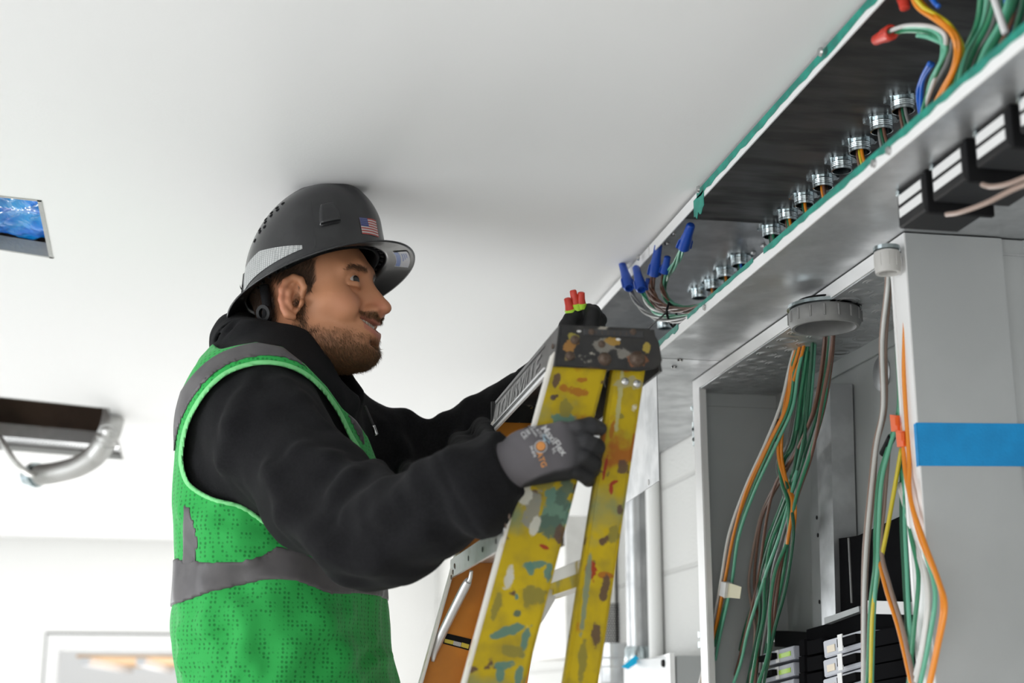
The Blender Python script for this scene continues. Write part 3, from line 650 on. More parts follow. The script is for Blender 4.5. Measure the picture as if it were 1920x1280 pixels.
# ------------------------------------------------------------------ wires in the enclosure
def bundle(name, label, wires, cat='wires', r=.0030, jit=.006, seed=0, group=None):
    """wires: (colour, x plane start, x plane end, picture path)"""
    rr = np.random.default_rng(seed); first = pl(*wires[0][3][-1], 'x', wires[0][2]); t = thing(name, label, cat, tuple(first), group)
    for c, xa, xb, path in wires:
        n = len(path); j = rr.normal(0, jit*.3)
        pts = [pl(x, y, 'x', xa+(xb-xa)*k/(n-1))+np.array([rr.normal(0, jit*.4), 0, 0]) for k, (x, y) in enumerate(path)]
        tube('wire', pts, r, WM[c], t, 8, 7)
    return t
def shift(path, dx, dy=0, spread=0): return [(x+dx+spread*(i/(len(path)-1)), y+dy) for i, (x, y) in enumerate(path)]
pO = [(1500, 575), (1499, 625), (1486, 690), (1472, 760), (1440, 830), (1402, 915), (1375, 1000), (1358, 1090), (1338, 1190), (1318, 1285)]
pO2 = [(1504, 575), (1500, 640), (1480, 720), (1464, 790), (1461, 850), (1470, 905), (1485, 945), (1480, 1020)]
pB1 = [(1540, 575), (1540, 640), (1522, 760), (1482, 850), (1452, 900), (1432, 960), (1415, 1060), (1402, 1110), (1385, 1200), (1362, 1290)]
pB2 = [(1545, 575), (1548, 640), (1530, 760), (1475, 870), (1445, 930), (1425, 980), (1410, 1080), (1414, 1130), (1420, 1185), (1412, 1290)]
pG1 = [(1520, 575), (1516, 640), (1508, 760), (1498, 860), (1465, 950), (1440, 1020), (1426, 1090), (1425, 1150), (1415, 1210), (1398, 1290)]
pG2 = [(1528, 575), (1526, 640), (1512, 760), (1495, 850), (1484, 920), (1462, 1000), (1432, 1080), (1402, 1180), (1385, 1240), (1370, 1290)]
pG3 = [(1512, 575), (1508, 640), (1498, 740), (1480, 830), (1462, 870), (1474, 930), (1478, 1000), (1460, 1100), (1442, 1180), (1422, 1290)]
pR1 = [(1555, 575), (1556, 640), (1542, 750), (1515, 850), (1490, 930), (1470, 1010), (1452, 1070), (1444, 1140), (1436, 1220), (1422, 1290)]
bundle('wire_bundle', 'orange green and white wires swinging out left from the large bushing, pale tape flag', [('orange', 1.0, .93, pO), ('orange', 1.0, .935, shift(pO, 2, 2)), ('green', 1.005, .94, shift(pO, 8, 4)), ('white', .995, .93, shift(pO, -5, 0)), ('lgreen', 1.0, .94, shift(pO, 12, 6))], seed=1, r=.0032)
W2 = []
cs = ['green', 'dgreen', 'green', 'brown', 'grey', 'green', 'brown', 'dgreen', 'grey', 'green', 'brown', 'dgreen', 'tan', 'green', 'grey', 'brown', 'lgreen', 'dgreen']
ps = [pG1, pG2, pG3, pB1, pG2, pG1, pB2, pR1, pG3, pR1, pR1, pG1, pB2, pG3, pR1, pR1, pG2, pG3]
rs = np.random.default_rng(3)
for c, p_ in zip(cs, ps): W2.append((c, 1.005+rs.normal(0, .012), 1.0+rs.normal(0, .02), shift(p_, rs.uniform(-7, 8), 0, rs.uniform(-8, 9))))
bundle('wire_bundle', 'thick bundle of green brown and grey wires falling from the large bushing to the breakers', W2+[('orange', .985, .98, pO2), ('orange', .985, .985, shift(pO2, 5, 3)), ('green', .985, .98, shift(pO2, -3, 0))], seed=2, r=.0033)
c = pl(1458, 806, 'x', .985); d_ = pl(1452, 822, 'x', .985)-pl(1464, 788, 'x', .985)
tag(tube('tape_wrap', [c-d_/2, c, c+d_/2], .0072, M['black_matt']), 'black tape wrap around the orange wires swinging left', 'tape')
c = pl(1500, 648, 'x', .998); tag(spin('zip_tie', [(.006, -.003), (.0085, -.003), (.0085, .003), (.006, .003)], c, M['black'], None, seg=16, close=True), 'small black cable tie on the orange wires under the large bushing', 'cable tie')
M['paper'] = mat('masking_paper', (.62, .58, .42), .7)
M['paper_w'] = mat('tape_white', (.62, .62, .62), .6)
tg = thing('tape_flag', 'cream masking tape flag stuck on the orange wires left of the breakers', 'tape flag', tuple(pl(1368, 1118, 'x', .945)))
quad('flag', [(1359, 1092), (1372, 1094), (1390, 1100), (1387, 1122), (1368, 1120), (1356, 1121)], .944, .0008, M['paper'], tg)
quad('wrap', [(1352, 1090), (1361, 1092), (1358, 1120), (1348, 1116)], .938, .014, M['paper_w'], tg)
# near wires dropping from the small bushing, over the near flange
n1 = [(1661, 455), (1663, 530), (1651, 640), (1653, 760), (1639, 835), (1631, 920), (1622, 1020), (1617, 1120), (1616, 1290)]
n2 = [(1675, 455), (1684, 520), (1683, 640), (1685, 760), (1665, 835), (1650, 900), (1642, 990), (1642, 1060), (1632, 1140), (1628, 1290)]
n3 = [(1678, 455), (1692, 560), (1693, 700), (1697, 850), (1706, 930), (1727, 1010), (1757, 1085), (1770, 1135), (1756, 1210), (1738, 1295)]
n4 = [(1690, 840), (1678, 920), (1664, 990), (1648, 1070), (1639, 1150), (1633, 1290)]
n5 = [(1660, 850), (1650, 940), (1646, 1030), (1662, 1100), (1686, 1180), (1712, 1290)]
n6 = [(1689, 860), (1697, 940), (1710, 1000), (1722, 1080), (1715, 1180), (1702, 1290)]
n7 = [(1692, 880), (1692, 980), (1696, 1080), (1700, 1180), (1706, 1290)]
n8 = [(1700, 900), (1716, 970), (1738, 1040), (1752, 1110), (1742, 1200), (1722, 1290)]
bundle('wire_bundle', 'orange and green wires bowing out over the near edge of the enclosure', [('orange', .93, .885, n3), ('orange', .925, .88, shift(n3, 4, 4)), ('green', .93, .895, n6), ('lgreen', .93, .895, n8), ('dgreen', .935, .90, n7), ('lgreen', .93, .90, shift(n7, 6, 0)), ('white', .93, .89, shift(n8, -9, 6)), ('white', .93, .89, shift(n8, -14, 6))], seed=4, r=.0034, jit=.003)
bundle('wire_bundle', 'brown green and yellow wires hanging from the small pale bushing', [('tan', .935, .92, n1), ('tan', .935, .92, shift(n1, 7, 3)), ('green', .93, .90, n2), ('lgreen', .93, .90, shift(n2, 5, 2)), ('yellow', .925, .90, n4), ('orange', .925, .89, n5), ('tan', .925, .89, shift(n5, 5, -2)), ('white', .93, .91, shift(n1, 3, 0))], seed=5, r=.0034, jit=.003)
c = pl(1664, 835, 'x', .918); d_ = pl(1656, 850, 'x', .918)-pl(1672, 818, 'x', .918)
tag(tube('tape_wrap', [c-d_/2, c, c+d_/2], .0062, M['black_matt']), 'black tape wrap around the green wire hanging near the blue tape', 'tape')
for k, (x, y, w_) in enumerate(((1675, 793, 'upper'), (1686, 822, 'lower'))):
    t = thing('lever_connector', 'orange lever wire connector among the near wires, the %s of the two' % w_, 'wire connector', tuple(pl(x, y+16, 'x', .915)))
    quad('body', [(x-7, y-16), (x+6, y-14), (x+8, y+14), (x-4, y+16)], .908, .012, M['nut_orange'], t)
    quad('lever', [(x-4, y-12), (x+3, y-11), (x+4, y+4), (x-2, y+4)], .903, .005, M['nut_orange'], t)

# blue tape on the near side of the enclosure
bm = bmesh.new(); P = [pl(1721, 792, 'y', EY0-.0007), pl(1935, 794, 'y', EY0-.0007), pl(1935, 874, 'y', EY0-.0007), pl(1724, 873, 'y', EY0-.0007)]; P[0][0] = P[3][0] = EX-.003
add_prism(bm, P, (0, .0006, 0)); add_prism(bm, [(EX-.0032, EY0-.0007, P[0][2]), (EX-.0032, EY0+.008, P[0][2]-.001), (EX-.0032, EY0+.008, P[3][2]), (EX-.0032, EY0-.0007, P[3][2])], (.0006, 0, 0))
bmesh.ops.recalc_face_normals(bm, faces=bm.faces); tag(put('painters_tape', bm, M['blue_tape']), 'wide strip of bright blue tape across the near side of the enclosure', 'tape')

# ------------------------------------------------------------------ black labelled blocks fixed under the trough at the near end
for i, (ya, yb, nm) in enumerate(((1.706, 1.628, 'farthest'), (1.606, 1.520, 'second from the far end'), (1.492, 1.414, 'third from the far end'), (1.390, 1.31, 'nearest, cut by the picture edge'))):
    x0 = .83; t = thing('terminal_block', 'black terminal block with two white labels under the trough, '+nm, 'terminal block', (x0+.06, (ya+yb)/2, 2.40), 'terminal blocks under the trough')
    zt = TZ0+.003*i; bm = bmesh.new(); add_box(bm, (x0, yb, 2.405+.003*i), (x0+(.085, .105, .13, .13)[i], ya, TZ0-.0005), .002); put('case', bm, M['black'], t)
    box('end_plate', (x0-.002, yb-.012, 2.398+.003*i), (x0+(.09, .11, .14, .14)[i], yb-.004, TZ0-.0005), M['black_matt'], t, .001)
    for z_ in (2.4365, 2.4185): box('label', (x0-.0008, yb+.006, z_+.001*i), (x0, ya-.006, z_+.0125+.001*i), M['label'], t)
    box('stud', (x0-.004, ya-.012, TZ0-.008), (x0+.004, ya-.004, TZ0-.001), M['zinc'], t, .001)
for pts, lb in (([(1775, 402), (1800, 398), (1850, 380), (1900, 355), (1950, 335)], 'lower bare brown wire end under the black terminal blocks'), ([(1842, 346), (1860, 350), (1890, 345), (1925, 332), (1960, 320)], 'upper brown wire end under the black terminal blocks')):
    tag(tube('wire', [pl(x, y, 'x', .822-.0*k) for k, (x, y) in enumerate(pts)], .0032, WM['tan'], None, 8), lb, 'wire')

# ------------------------------------------------------------------ wires in the near part of the trough
def twist_nut(name, tip, base, r, m, label, group=None, collar=None, wings=True, cat='wire connector'):
    tip = np.array(tip, float); base = np.array(base, float); d = tip-base; L = np.linalg.norm(d); d /= L
    t = thing(name, label, cat, tuple(base), group)
    prof = [(0, L), (r*.55, L*.985), (r*.74, L*.94), (r*.82, L*.6), (r*1.0, L*.38), (r*1.08, L*.04), (r*.9, 0), (r*.7, 0), (r*.65, L*.1), (0, L*.1)]
    V, Fc = [], []; lathe(V, Fc, prof, base, d, 20); o = put('shell', pyd(V, Fc), m, t); autosmooth(o, 40)
    if wings:
        a = np.cross(d, [0, 1, .3]); a /= np.linalg.norm(a)
        for s in (-1, 1):
            bm = bmesh.new(); b = np.cross(d, a)*r*.16
            add_prism(bm, [base+a*s*r*.8-b, base+a*s*r*1.35+d*L*.04-b, base+a*s*r*1.25+d*L*.32-b, base+a*s*r*.75+d*L*.42-b], b*2); bmesh.ops.recalc_face_normals(bm, faces=bm.faces); put('wing', bm, m, t)
    if collar:
        spin('collar', [(r*.9, -L*.02), (r*1.18, 0), (r*1.18, L*.3), (r*.9, L*.34)], base, collar, t, axis=d, seg=20, close=True)
    return t
X8 = lambda x, y, X=.80: pl(x, y, 'x', X)
twist_nut('wire_connector', X8(1641, 76, .80), X8(1672, 60, .80), .010, M['nut_red'], 'red wire connector pointing left on green wires, upper right of the trough')
twist_nut('wire_connector', X8(1697, 18, .80), X8(1692, -14, .80), .009, M['nut_red'], 'red wire connector pointing down at the top edge of the picture')
bundle('wire_bundle', 'green and white wires curling to the red connector in the near trough', [('lgreen', .80, .86, [(1668, 60), (1690, 52), (1735, 52), (1768, 70), (1766, 110), (1748, 150), (1735, 190), (1728, 215)]), ('green', .805, .86, [(1668, 64), (1700, 58), (1740, 62), (1772, 84), (1765, 120), (1745, 160), (1732, 200), (1725, 222)]), ('white', .80, .86, [(1669, 58), (1700, 48), (1745, 50), (1775, 68), (1768, 105), (1752, 150), (1738, 190), (1730, 215)]), ('lgreen', .81, .86, [(1722, 66), (1745, 72), (1775, 90), (1762, 130), (1742, 170), (1730, 210)])], seed=8, r=.0032, jit=.003)
bundle('wire_bundle', 'orange and yellow wires bending down in the near trough', [('orange', .80, .86, [(1708, -10), (1725, 15), (1755, 38), (1782, 62), (1794, 95), (1786, 130), (1768, 165), (1750, 200)]), ('orange', .805, .86, [(1715, -12), (1735, 15), (1765, 40), (1788, 66), (1797, 100), (1788, 135), (1772, 170), (1755, 205)]), ('yellow', .80, .86, [(1714, -4), (1733, 14), (1758, 30), (1785, 50), (1800, 90), (1790, 130), (1778, 175)])], seed=9, r=.0034, jit=.003)
gw = []
for k in range(9):
    dx = k*7; gw.append((['green', 'lgreen', 'dgreen', 'green', 'grey', 'dgreen', 'lgreen', 'green', 'dgreen'][k], .85+.005*(k % 3), .88, [(1842+dx*1.3, -20), (1835+dx, 40), (1812+dx*.9, 90), (1797+dx*.8, 140), (1790+dx*.7, 190)]))
gw += [('brown', .86, .88, [(1905, -20), (1900, 30), (1880, 80), (1860, 130)]), ('dgreen', .86, .88, [(1925, -20), (1915, 30), (1895, 80), (1870, 130)]), ('blue', .85, .88, [(1890, -20), (1892, 30), (1896, 70)]), ('grey', .85, .87, [(1790, 60), (1775, 120), (1748, 170), (1735, 220)])]
bundle('wire_bundle', 'big bundle of green wires rising through the near end of the trough', gw, seed=10, r=.0042, jit=.003)
bundle('wire_bundle', 'short blue wires rising behind the nearest connectors in the trough', [('blue', .84, .88, [(1742, 118), (1728, 145), (1722, 175), (1726, 215)]), ('blue', .845, .88, [(1748, 120), (1732, 148), (1727, 180), (1730, 215)]), ('blue', .80, .80, [(1742, -10), (1752, 5), (1760, 12)])], seed=11, r=.0032, jit=.002)
tag(tube('cable_tie_tail', [X8(1858, -20, .83), X8(1868, 10, .83), X8(1885, 62, .83)], .0042, M['label'], None, 6), 'white plastic tie tail across the green wires, upper right corner', 'cable tie')

# ------------------------------------------------------------------ gathered wires with blue connectors by the ladder top
SP = dict(tip=[(1166, 492), (1192, 500), (1235, 457), (1252, 480), (1296, 420), (1216, 521)], base=[(1180, 540), (1203, 543), (1226, 517), (1246, 512), (1281, 466), (1215, 548)])
nl = ['leftmost, leaning left', 'second from the left', 'standing tallest in the middle', 'half hidden behind the tallest one', 'rightmost, on green wires', 'small and low']
for k in range(6):
    X_ = [.752, .756, .775, .79, .79, .80][k]
    twist_nut('wire_connector', pl(*SP['tip'][k], 'x', X_), pl(*SP['base'][k], 'x', X_), [.0110, .0105, .0110, .009, .0115, .0085][k], M['nut_blue'], 'blue wire connector on the wires above the ladder cap, '+nl[k], 'blue wire connectors above the ladder cap')
tie = np.array([.80, 0, 0]); bt = thing('wire_bundle', 'gathered brown green and grey wires curving out of the trough under blue connectors', 'wires', tuple(pl(1258, 610, 'x', .80)))
def braid(starts, cols, mid, end, X0, seed, r=.0026):
    rr = np.random.default_rng(seed)
    q = catmull([pl(x, y, 'x', X0+(.03)*k/5) for k, (x, y) in enumerate(starts+mid+end)], 10); n = len(q)
    for k, c in enumerate(cols):
        pts = []
        for i, p in enumerate(q):
            t2 = q[min(i+1, n-1)]-q[max(i-1, 0)]; t2 = t2/np.linalg.norm(t2); u = np.cross(t2, [1, 0, 0]); u = u/np.linalg.norm(u)
            ph = 2*PI*k/len(cols)+i*.16; ra = r*1.25 if len(cols) < 4 else r*1.7; pts.append(p+ra*(math.cos(ph)*u+math.sin(ph)*np.array([1.0, 0, 0])))
        tube('wire', pts, r, WM[c], bt, 7, 0)
braid([(1179, 536), (1186, 553), (1200, 575)], ['grey', 'grey', 'grey'], [(1222, 592), (1250, 600)], [(1280, 600), (1310, 590), (1345, 570)], .757, 1)
braid([(1202, 540), (1210, 560), (1224, 580)], ['lgreen', 'white', 'green'], [(1240, 590), (1258, 594)], [(1285, 594), (1315, 585), (1345, 565)], .760, 2)
braid([(1226, 515), (1222, 540), (1230, 562)], ['brown', 'brown', 'brown', 'brown'], [(1245, 575), (1262, 580)], [(1290, 582), (1315, 576), (1350, 556)], .775, 3)
braid([(1281, 464), (1268, 492), (1252, 515)], ['lgreen', 'lgreen', 'green', 'lgreen'], [(1244, 540), (1250, 560)], [(1268, 575), (1300, 578), (1345, 560)], .788, 4)
braid([(1246, 510), (1242, 530), (1244, 550)], ['green', 'brown', 'brown'], [(1254, 568), (1265, 578)], [(1290, 578), (1320, 570), (1350, 553)], .793, 5)
braid([(1215, 545), (1222, 562), (1234, 578)], ['brown', 'brown', 'tan'], [(1250, 590), (1262, 596)], [(1290, 598), (1320, 588), (1350, 568)], .79, 6)
tp = [pl(x, y, 'x', X_) for x, y, X_ in ((1254, 568, .788), (1250, 585, .776), (1255, 602, .782), (1262, 612, .80), (1268, 600, .825), (1266, 580, .825), (1254, 568, .788))]
ct = thing('zip_tie', 'black cable tie round the gathered wires, its long tail reaching the ladder cap', 'cable tie', tuple(pl(1255, 605, 'x', .79)))
tube('loop', tp, .0026, M['black'], ct, 6); tube('tail', [pl(1252, 583, 'x', .775), pl(1238, 596, 'x', .768), pl(1225, 606, 'x', .765), pl(1214, 620, 'x', .763)], .0018, M['black'], ct, 6)

# ------------------------------------------------------------------ hanging cover plate, conduits, far equipment by the block wall
hp = thing('cover_plate', 'brushed metal cover plate hanging below the trough right behind the ladder', 'cover plate', (.768, 2.81, 2.2))
prism('plate', [(.766, 2.672, 2.452), (.766, 3.0, 2.452), (.766, 3.0, 2.190), (.766, 2.672, 2.204)], (.002, 0, 0), M['galv'], hp)
p = pl(1216, 904, 'x', .766); spin('screw_hole', [(0, -.001), (.006, -.001), (.006, 0), (0, 0)], (p[0], p[1], p[2]), M['label'], hp, axis=(1, 0, 0), seg=14)
p1 = pl(1194, 1100, 'x', 1.06)
cdt = thing('steel_conduit', 'large vertical galvanised conduit rising along the block wall behind the ladder', 'conduit', (p1[0], p1[1], 1.2))
spin('pipe', [(.030, 0), (.030, TZ0-1.2)], (p1[0], p1[1], 1.2), M['galv'], cdt, seg=28, smooth=True)
spin('coupling', [(.034, 0), (.038, .01), (.038, .06), (.034, .07)], (p1[0], p1[1], 1.86), M['zinc'], cdt, seg=28, smooth=True)
p2 = pl(1228, 1100, 'x', 1.088)
tag(spin('painted_conduit', [(.020, 0), (.020, TZ0-1.2)], (p2[0], p2[1], 1.2), M['wall'], None, seg=24, smooth=True), 'white painted conduit on the block wall beside the galvanised one', 'conduit')
p3 = pl(1303, 1000, 'x', .93)
emt = thing('thin_conduit', 'thin pale conduit running down the far outer edge of the panel enclosure', 'conduit', (.93, 2.925, 1.2))
spin('pipe', [(.010, 0), (.010, 1.15)], (.93, 2.925, 1.2), M['edge'], emt, seg=16, smooth=True)
spin('set_screw_connector', [(.010, -.002), (.014, 0), (.014, .05), (.011, .052), (.011, .075), (.016, .077), (.016, .085), (.010, .087)], (.93, 2.925, 2.32), M['zinc'], emt, seg=18)
for z_ in (2.330, 2.352): spin('set_screw', [(0, 0), (.005, 0), (.005, .006), (0, .006)], (.918, 2.912, z_), M['zinc'], emt, axis=(-.7, -.7, 0), seg=10)
for z_ in (1.895, 1.915): spin('coupling_ring', [(.010, 0), (.016, 0), (.016, .012), (.010, .012)], (.93, 2.925, z_), M['zinc'], emt, seg=16, close=True)
# perforated white cabinet
M['cab'] = mat('white_enamel', (.72, .71, .68), .5, col2=(.66, .65, .62), scale=30)
cz = pl(1150, 1232, 'y', 4.35)[2]; cx0 = pl(1060, 1100, 'y', 4.35)[0]
cab = thing('perforated_cabinet', 'white cabinet with a perforated front behind the ladder and conduit', 'cabinet', (1.0, 4.6, cz))
box('body', (cx0, 4.35, cz), (1.10, 4.9, 2.34), M['cab'], cab, .004)
V, Fc = [], []; q0 = pl(1122, 1132, 'y', 4.348); q1 = pl(1178, 1218, 'y', 4.348); nx = 12; nz = 20
for i in range(nx):
    for j in range(nz):
        x = q0[0]+(q1[0]-q0[0])*(i+.5*(j % 2))/nx; z = q1[2]+(q0[2]-q1[2])*j/(nz-1); lathe(V, Fc, [(0, 0), (.0028, 0), (.0028, .001)], (x, 4.349, z), (0, -1, 0), 8)
put('perforations', pyd(V, Fc), M['black_matt'], cab)
p = pl(1150, 1245, 'y', 4.2); hub = thing('round_fitting', 'grey round galvanised fitting under the perforated cabinet', 'conduit fitting', (p[0], 4.2, 1.80))
spin('barrel', [(.045, 0), (.05, .01), (.05, .05), (.055, .055), (.055, .075), (.05, .08), (.05, .12), (0, .12)], (p[0], 4.2, p[2]-.06), M['galv'], hub, seg=28, smooth=False)
# small white cabinet with its door ajar
nc = pl(1265, 1224, 'x', .985); fc_ = pl(1105, 1272, 'z', nc[2])
wc = thing('wall_cabinet', 'small bright white cabinet with grey end at the foot of the block wall view', 'cabinet', (1.03, nc[1]+.2, 1.3))
prism('door', [(nc[0], nc[1], 1.3), (nc[0], nc[1], nc[2]), (fc_[0], fc_[1], fc_[2]), (fc_[0], fc_[1], 1.3)], (-.012, .002, 0), M['frame_white'], wc)
box('body', (nc[0]+.004, nc[1]+.002, 1.3), (1.108, nc[1]+.5, nc[2]-.006), M['enc'], wc, .002)
p = pl(1240, 1233, 'x', .983); spin('latch_screw', [(0, -.006), (.008, -.006), (.010, 0), (0, 0)], (nc[0]-.006, nc[1]+.07, nc[2]-.022), M['black_matt'], wc, axis=(1, 0, 0), seg=12)
bm = bmesh.new(); add_prism(bm, [pl(1165, 1250, 'y', 3.7), pl(1192, 1228, 'y', 3.7), pl(1202, 1238, 'y', 3.7), pl(1178, 1254, 'y', 3.7)], (.0, .003, 0)); bmesh.ops.recalc_face_normals(bm, faces=bm.faces)
tag(put('tape_scrap', bm, M['cyan_tape']), 'light blue tape scrap sticking up behind the small white cabinet', 'tape')

# ------------------------------------------------------------------ stepladder (fibreglass rails, cap, steps)
M['rail'] = mat('yellow_fibreglass', (0.46, 0.33, 0.004), 0.5, spec=.22, col2=(0.36, 0.26, 0.004), scale=9, bump=.06, bscale=40, lo=.35, hi=.65)
layer(M['rail'], (0.22, 0.17, 0.02), 30, .45, .75, 6, (6, 1, 3))
layer(M['rail'], (0.30, 0.10, 0.01), 14, .60, .66, 6, (3, 1, 0))
layer(M['rail'], (0.13, 0.19, 0.12), 7, .56, .66, 6, (9, 4, 2))
layer(M['rail'], (0.10, 0.06, 0.03), 42, .66, .70, 3, (1, 8, 2))
layer(M['rail'], (0.30, 0.015, 0.01), 17, .70, .72, 5, (5, 5, 9))
layer(M['rail'], (0.55, 0.54, 0.48), 24, .69, .72, 5, (2, 7, 7))
M['rail_in'] = mat('orange_fibreglass', (0.62, 0.22, 0.006), 0.5, col2=(0.45, 0.16, 0.01), scale=7, bump=.05, bscale=30)
layer(M['rail_in'], (0.06, 0.03, 0.015), 26, .68, .72, 5, (4, 2, 2), stretch=(1, 1, .5))
M['rail_edge'] = mat('worn_white_edge', (0.62, 0.60, 0.55), 0.6, col2=(0.42, 0.33, 0.12), scale=18, lo=.60, hi=.68)
M['cap'] = mat('dirty_black_cap', (0.007, 0.007, 0.008), 0.5, col2=(0.02, 0.018, 0.016), scale=14, bump=.35, bscale=90)
layer(M['cap'], (0.28, 0.26, 0.22), 34, .63, .67, 6, (1, 2, 3)); layer(M['cap'], (0.30, 0.12, 0.02), 16, .66, .70, 5, (7, 3, 3)); layer(M['cap'], (0.45, 0.30, 0.02), 60, .70, .72, 4, (2, 9, 1))
M['cap_side'] = mat('grey_worn_cap_side', (0.045, 0.045, 0.048), 0.35, .3, col2=(0.025, .025, .025), scale=20, bump=.2, bscale=70)
M['alu'] = mat('worn_aluminium', (0.66, 0.66, 0.66), 0.42, .75, col2=(.5, .49, .46), scale=20, lo=.5, hi=.7)
M['rivet'] = mat('rusty_rivet', (0.06, 0.035, 0.022), .55, .4, col2=(.12, .09, .07), scale=90)
M['teal_paint'] = mat('teal_paint', (0.085, 0.22, 0.19), .6, col2=(.12, .2, .12), scale=60, lo=.5, hi=.7)
M['red_paint'] = mat('dark_red_paint', (0.30, 0.02, 0.015), .5)
M['white_paint'] = mat('white_paint_smear', (0.40, .39, .33), .6, col2=(.25, .22, .08), scale=70, lo=.55, hi=.62)
M['brown_paint'] = mat('brown_paint', (0.10, .06, .05), .6)
lad = thing('stepladder', 'paint-stained yellow fibreglass stepladder with a dirty black cap, gloved hand gripping it', 'ladder', (.1, 2.1, FLZ))
YN, YF = 1.84, 2.367
FX = lambda z: .379+.274*(z-2.226)
RX = lambda z: .467+.172*(z-2.222)
def rail(name, X, w, z0, z1, y, inward, mw, me_, wt=.004, fl=.030, both=True):
    """C-channel: web in the plane y, flanges pointing inward (+1/-1)"""
    s = inward; p = thing(name, None, None, (X(z0), y, z0)); del_ = p
    p.parent = lad; p.location = p.location-lad.location
    def pc(nm, x0, x1, ya, yb, m):
        bm = bmesh.new(); lo, hi = min(ya, yb), max(ya, yb)
        add_prism(bm, [(X(z0)+x0, lo, z0), (X(z0)+x1, lo, z0), (X(z1)+x1, lo, z1), (X(z1)+x0, lo, z1)], (0, hi-lo, 0)); bmesh.ops.recalc_face_normals(bm, faces=bm.faces)
        bmesh.ops.bevel(bm, geom=bm.edges[:]+bm.verts[:], offset=.0012, segments=2, affect='EDGES'); return put(nm, bm, m, p)
    pc('web', .003, w-.003, y, y+s*wt, mw)
    pc('front_flange', 0, .005, y+s*.001, y+s*fl, me_)
    pc('rear_flange', w-.005, w, y+s*.001, y+s*fl, mw)
    return p
rn = rail('front_rail', FX, .079, FLZ+.02, 2.25, YN, 1, M['rail'], M['rail_edge'])
rf_ = rail('front_rail', FX, .079, FLZ+.02, 2.25, YF, -1, M['rail_in'], M['rail_edge'])
rail('rear_rail', RX, .045, FLZ+.02, 2.25, YN+.004, 1, M['rail'], M['rail'], fl=.022)
rail('rear_rail', RX, .045, FLZ+.02, 2.25, YF-.004, -1, M['rail_in'], M['rail'], fl=.022)
for X, y in ((FX, YN), (FX, YF), (RX, YN), (RX, YF)):
    x = X(FLZ); s = 1 if y == YN else -1; box('foot', (x-.008, min(y-.004*s, y+.035*s), FLZ), (x+(.087 if X is FX else .053), max(y-.004*s, y+.035*s), FLZ+.05), M['black'], lad, .004)
# cap: hollow tray with a lettered left side
cz0, cz1 = 2.228, 2.286; cx0, cx1 = .384, .532
cap = thing('cap', None, None, (.46, 2.1, cz0)); cap.parent = lad; cap.location = cap.location-lad.location
bm = bmesh.new()
add_prism(bm, [(cx0+.002, YN-.006, cz0), (cx0+.010, YN-.006, cz1), (cx1-.012, YN-.006, cz1), (cx1-.001, YN-.006, cz1-.018), (cx1+.003, YN-.006, cz0+.012), (cx1-.006, YN-.006, cz0+.003), (cx1-.03, YN-.006, cz0-.002)], (0, .006, 0)); bmesh.ops.recalc_face_normals(bm, faces=bm.faces); bmesh.ops.bevel(bm, geom=bm.edges[:]+bm.verts[:], offset=.0016, segments=2, affect='EDGES')
put('end_face', bm, M['cap'], cap)
bm = bmesh.new(); add_box(bm, (cx0+.008, YN, cz1-.004), (cx1-.008, YF+.006, cz1), .001); put('top_face', bm, M['cap_side'], cap)
bm = bmesh.new(); add_prism(bm, [(cx0, YN-.004, cz0), (cx0+.004, YN-.004, cz0), (cx0+.013, YN-.004, cz1), (cx0+.008, YN-.004, cz1)], (0, YF-YN+.012, 0)); bmesh.ops.recalc_face_normals(bm, faces=bm.faces); put('side_face', bm, M['cap_side'], cap)
bm = bmesh.new(); add_prism(bm, [(cx1, YN, cz0), (cx1+.004, YN, cz0), (cx1-.006, YN, cz1), (cx1-.010, YN, cz1)], (0, YF-YN+.006, 0)); bmesh.ops.recalc_face_normals(bm, faces=bm.faces); put('side_face', bm, M['cap'], cap)
bm = bmesh.new(); add_box(bm, (cx0+.002, YF, cz0), (cx1, YF+.006, cz1)); put('end_face', bm, M['cap'], cap)
bm = bmesh.new(); add_box(bm, (cx0-.002, YN+.02, cz0-.002), (cx0+.002, YF, cz0+.003)); add_box(bm, (cx0-.001, YN+.06, cz0+.010), (cx0+.003, YF-.03, cz0+.0125))
put('lower_bead', bm, M['edge'], cap)
# embossed lettering and ribs on the left side, read from the outside
def side_pt(y, v):  # v 0..1 up the slanted side
    return (cx0+.008*v-.0008, y, cz0+(cz1-cz0)*v)
V, F = letters('LOUISVILLE', 1.0, 0.0); V = V.copy(); V[:, 0] /= V[:, 0].max(); V[:, 1] /= V[:, 1].max()
pts = [side_pt(YF-.05-(YF-YN-.16)*v[0], .22+.56*v[1]) for v in V]
bm = bmesh.new(); bv = [bm.verts.new(p) for p in pts]
for f in F:
    try: bm.faces.new([bv[i] for i in f])
    except ValueError: pass
M['cap_letter'] = mat('worn_grey_relief', (.22, .22, .22), .4, .5)
put('raised_lettering', bm, M['cap_letter'], cap)
bm = bmesh.new()
for v0 in (.10, .86):
    a = side_pt(YF-.02, v0); b = side_pt(YN+.09, v0); add_prism(bm, [a, b, (b[0], b[1], b[2]+.0018), (a[0], a[1], a[2]+.0018)], (-.0008, 0, 0))
for i in range(46):
    y = YF-.03-i*.0088; a = side_pt(y, .13); b = side_pt(y-.004, .19); add_prism(bm, [a, (a[0], a[1]-.002, a[2]), (b[0], b[1]-.002, b[2]), b], (-.0006, 0, 0))
bmesh.ops.recalc_face_normals(bm, faces=bm.faces); put('raised_border', bm, M['cap_letter'], cap)
def rivet(p, r, m, parent, axis=(0, -1, 0), nm='rivet'):
    return spin(nm, [(r*1.25, 0), (r*1.2, .0012), (r, .0016), (r*.8, r*.45), (r*.35, r*.62), (0, r*.66)], p, m, parent, axis=axis, seg=18, smooth=True)
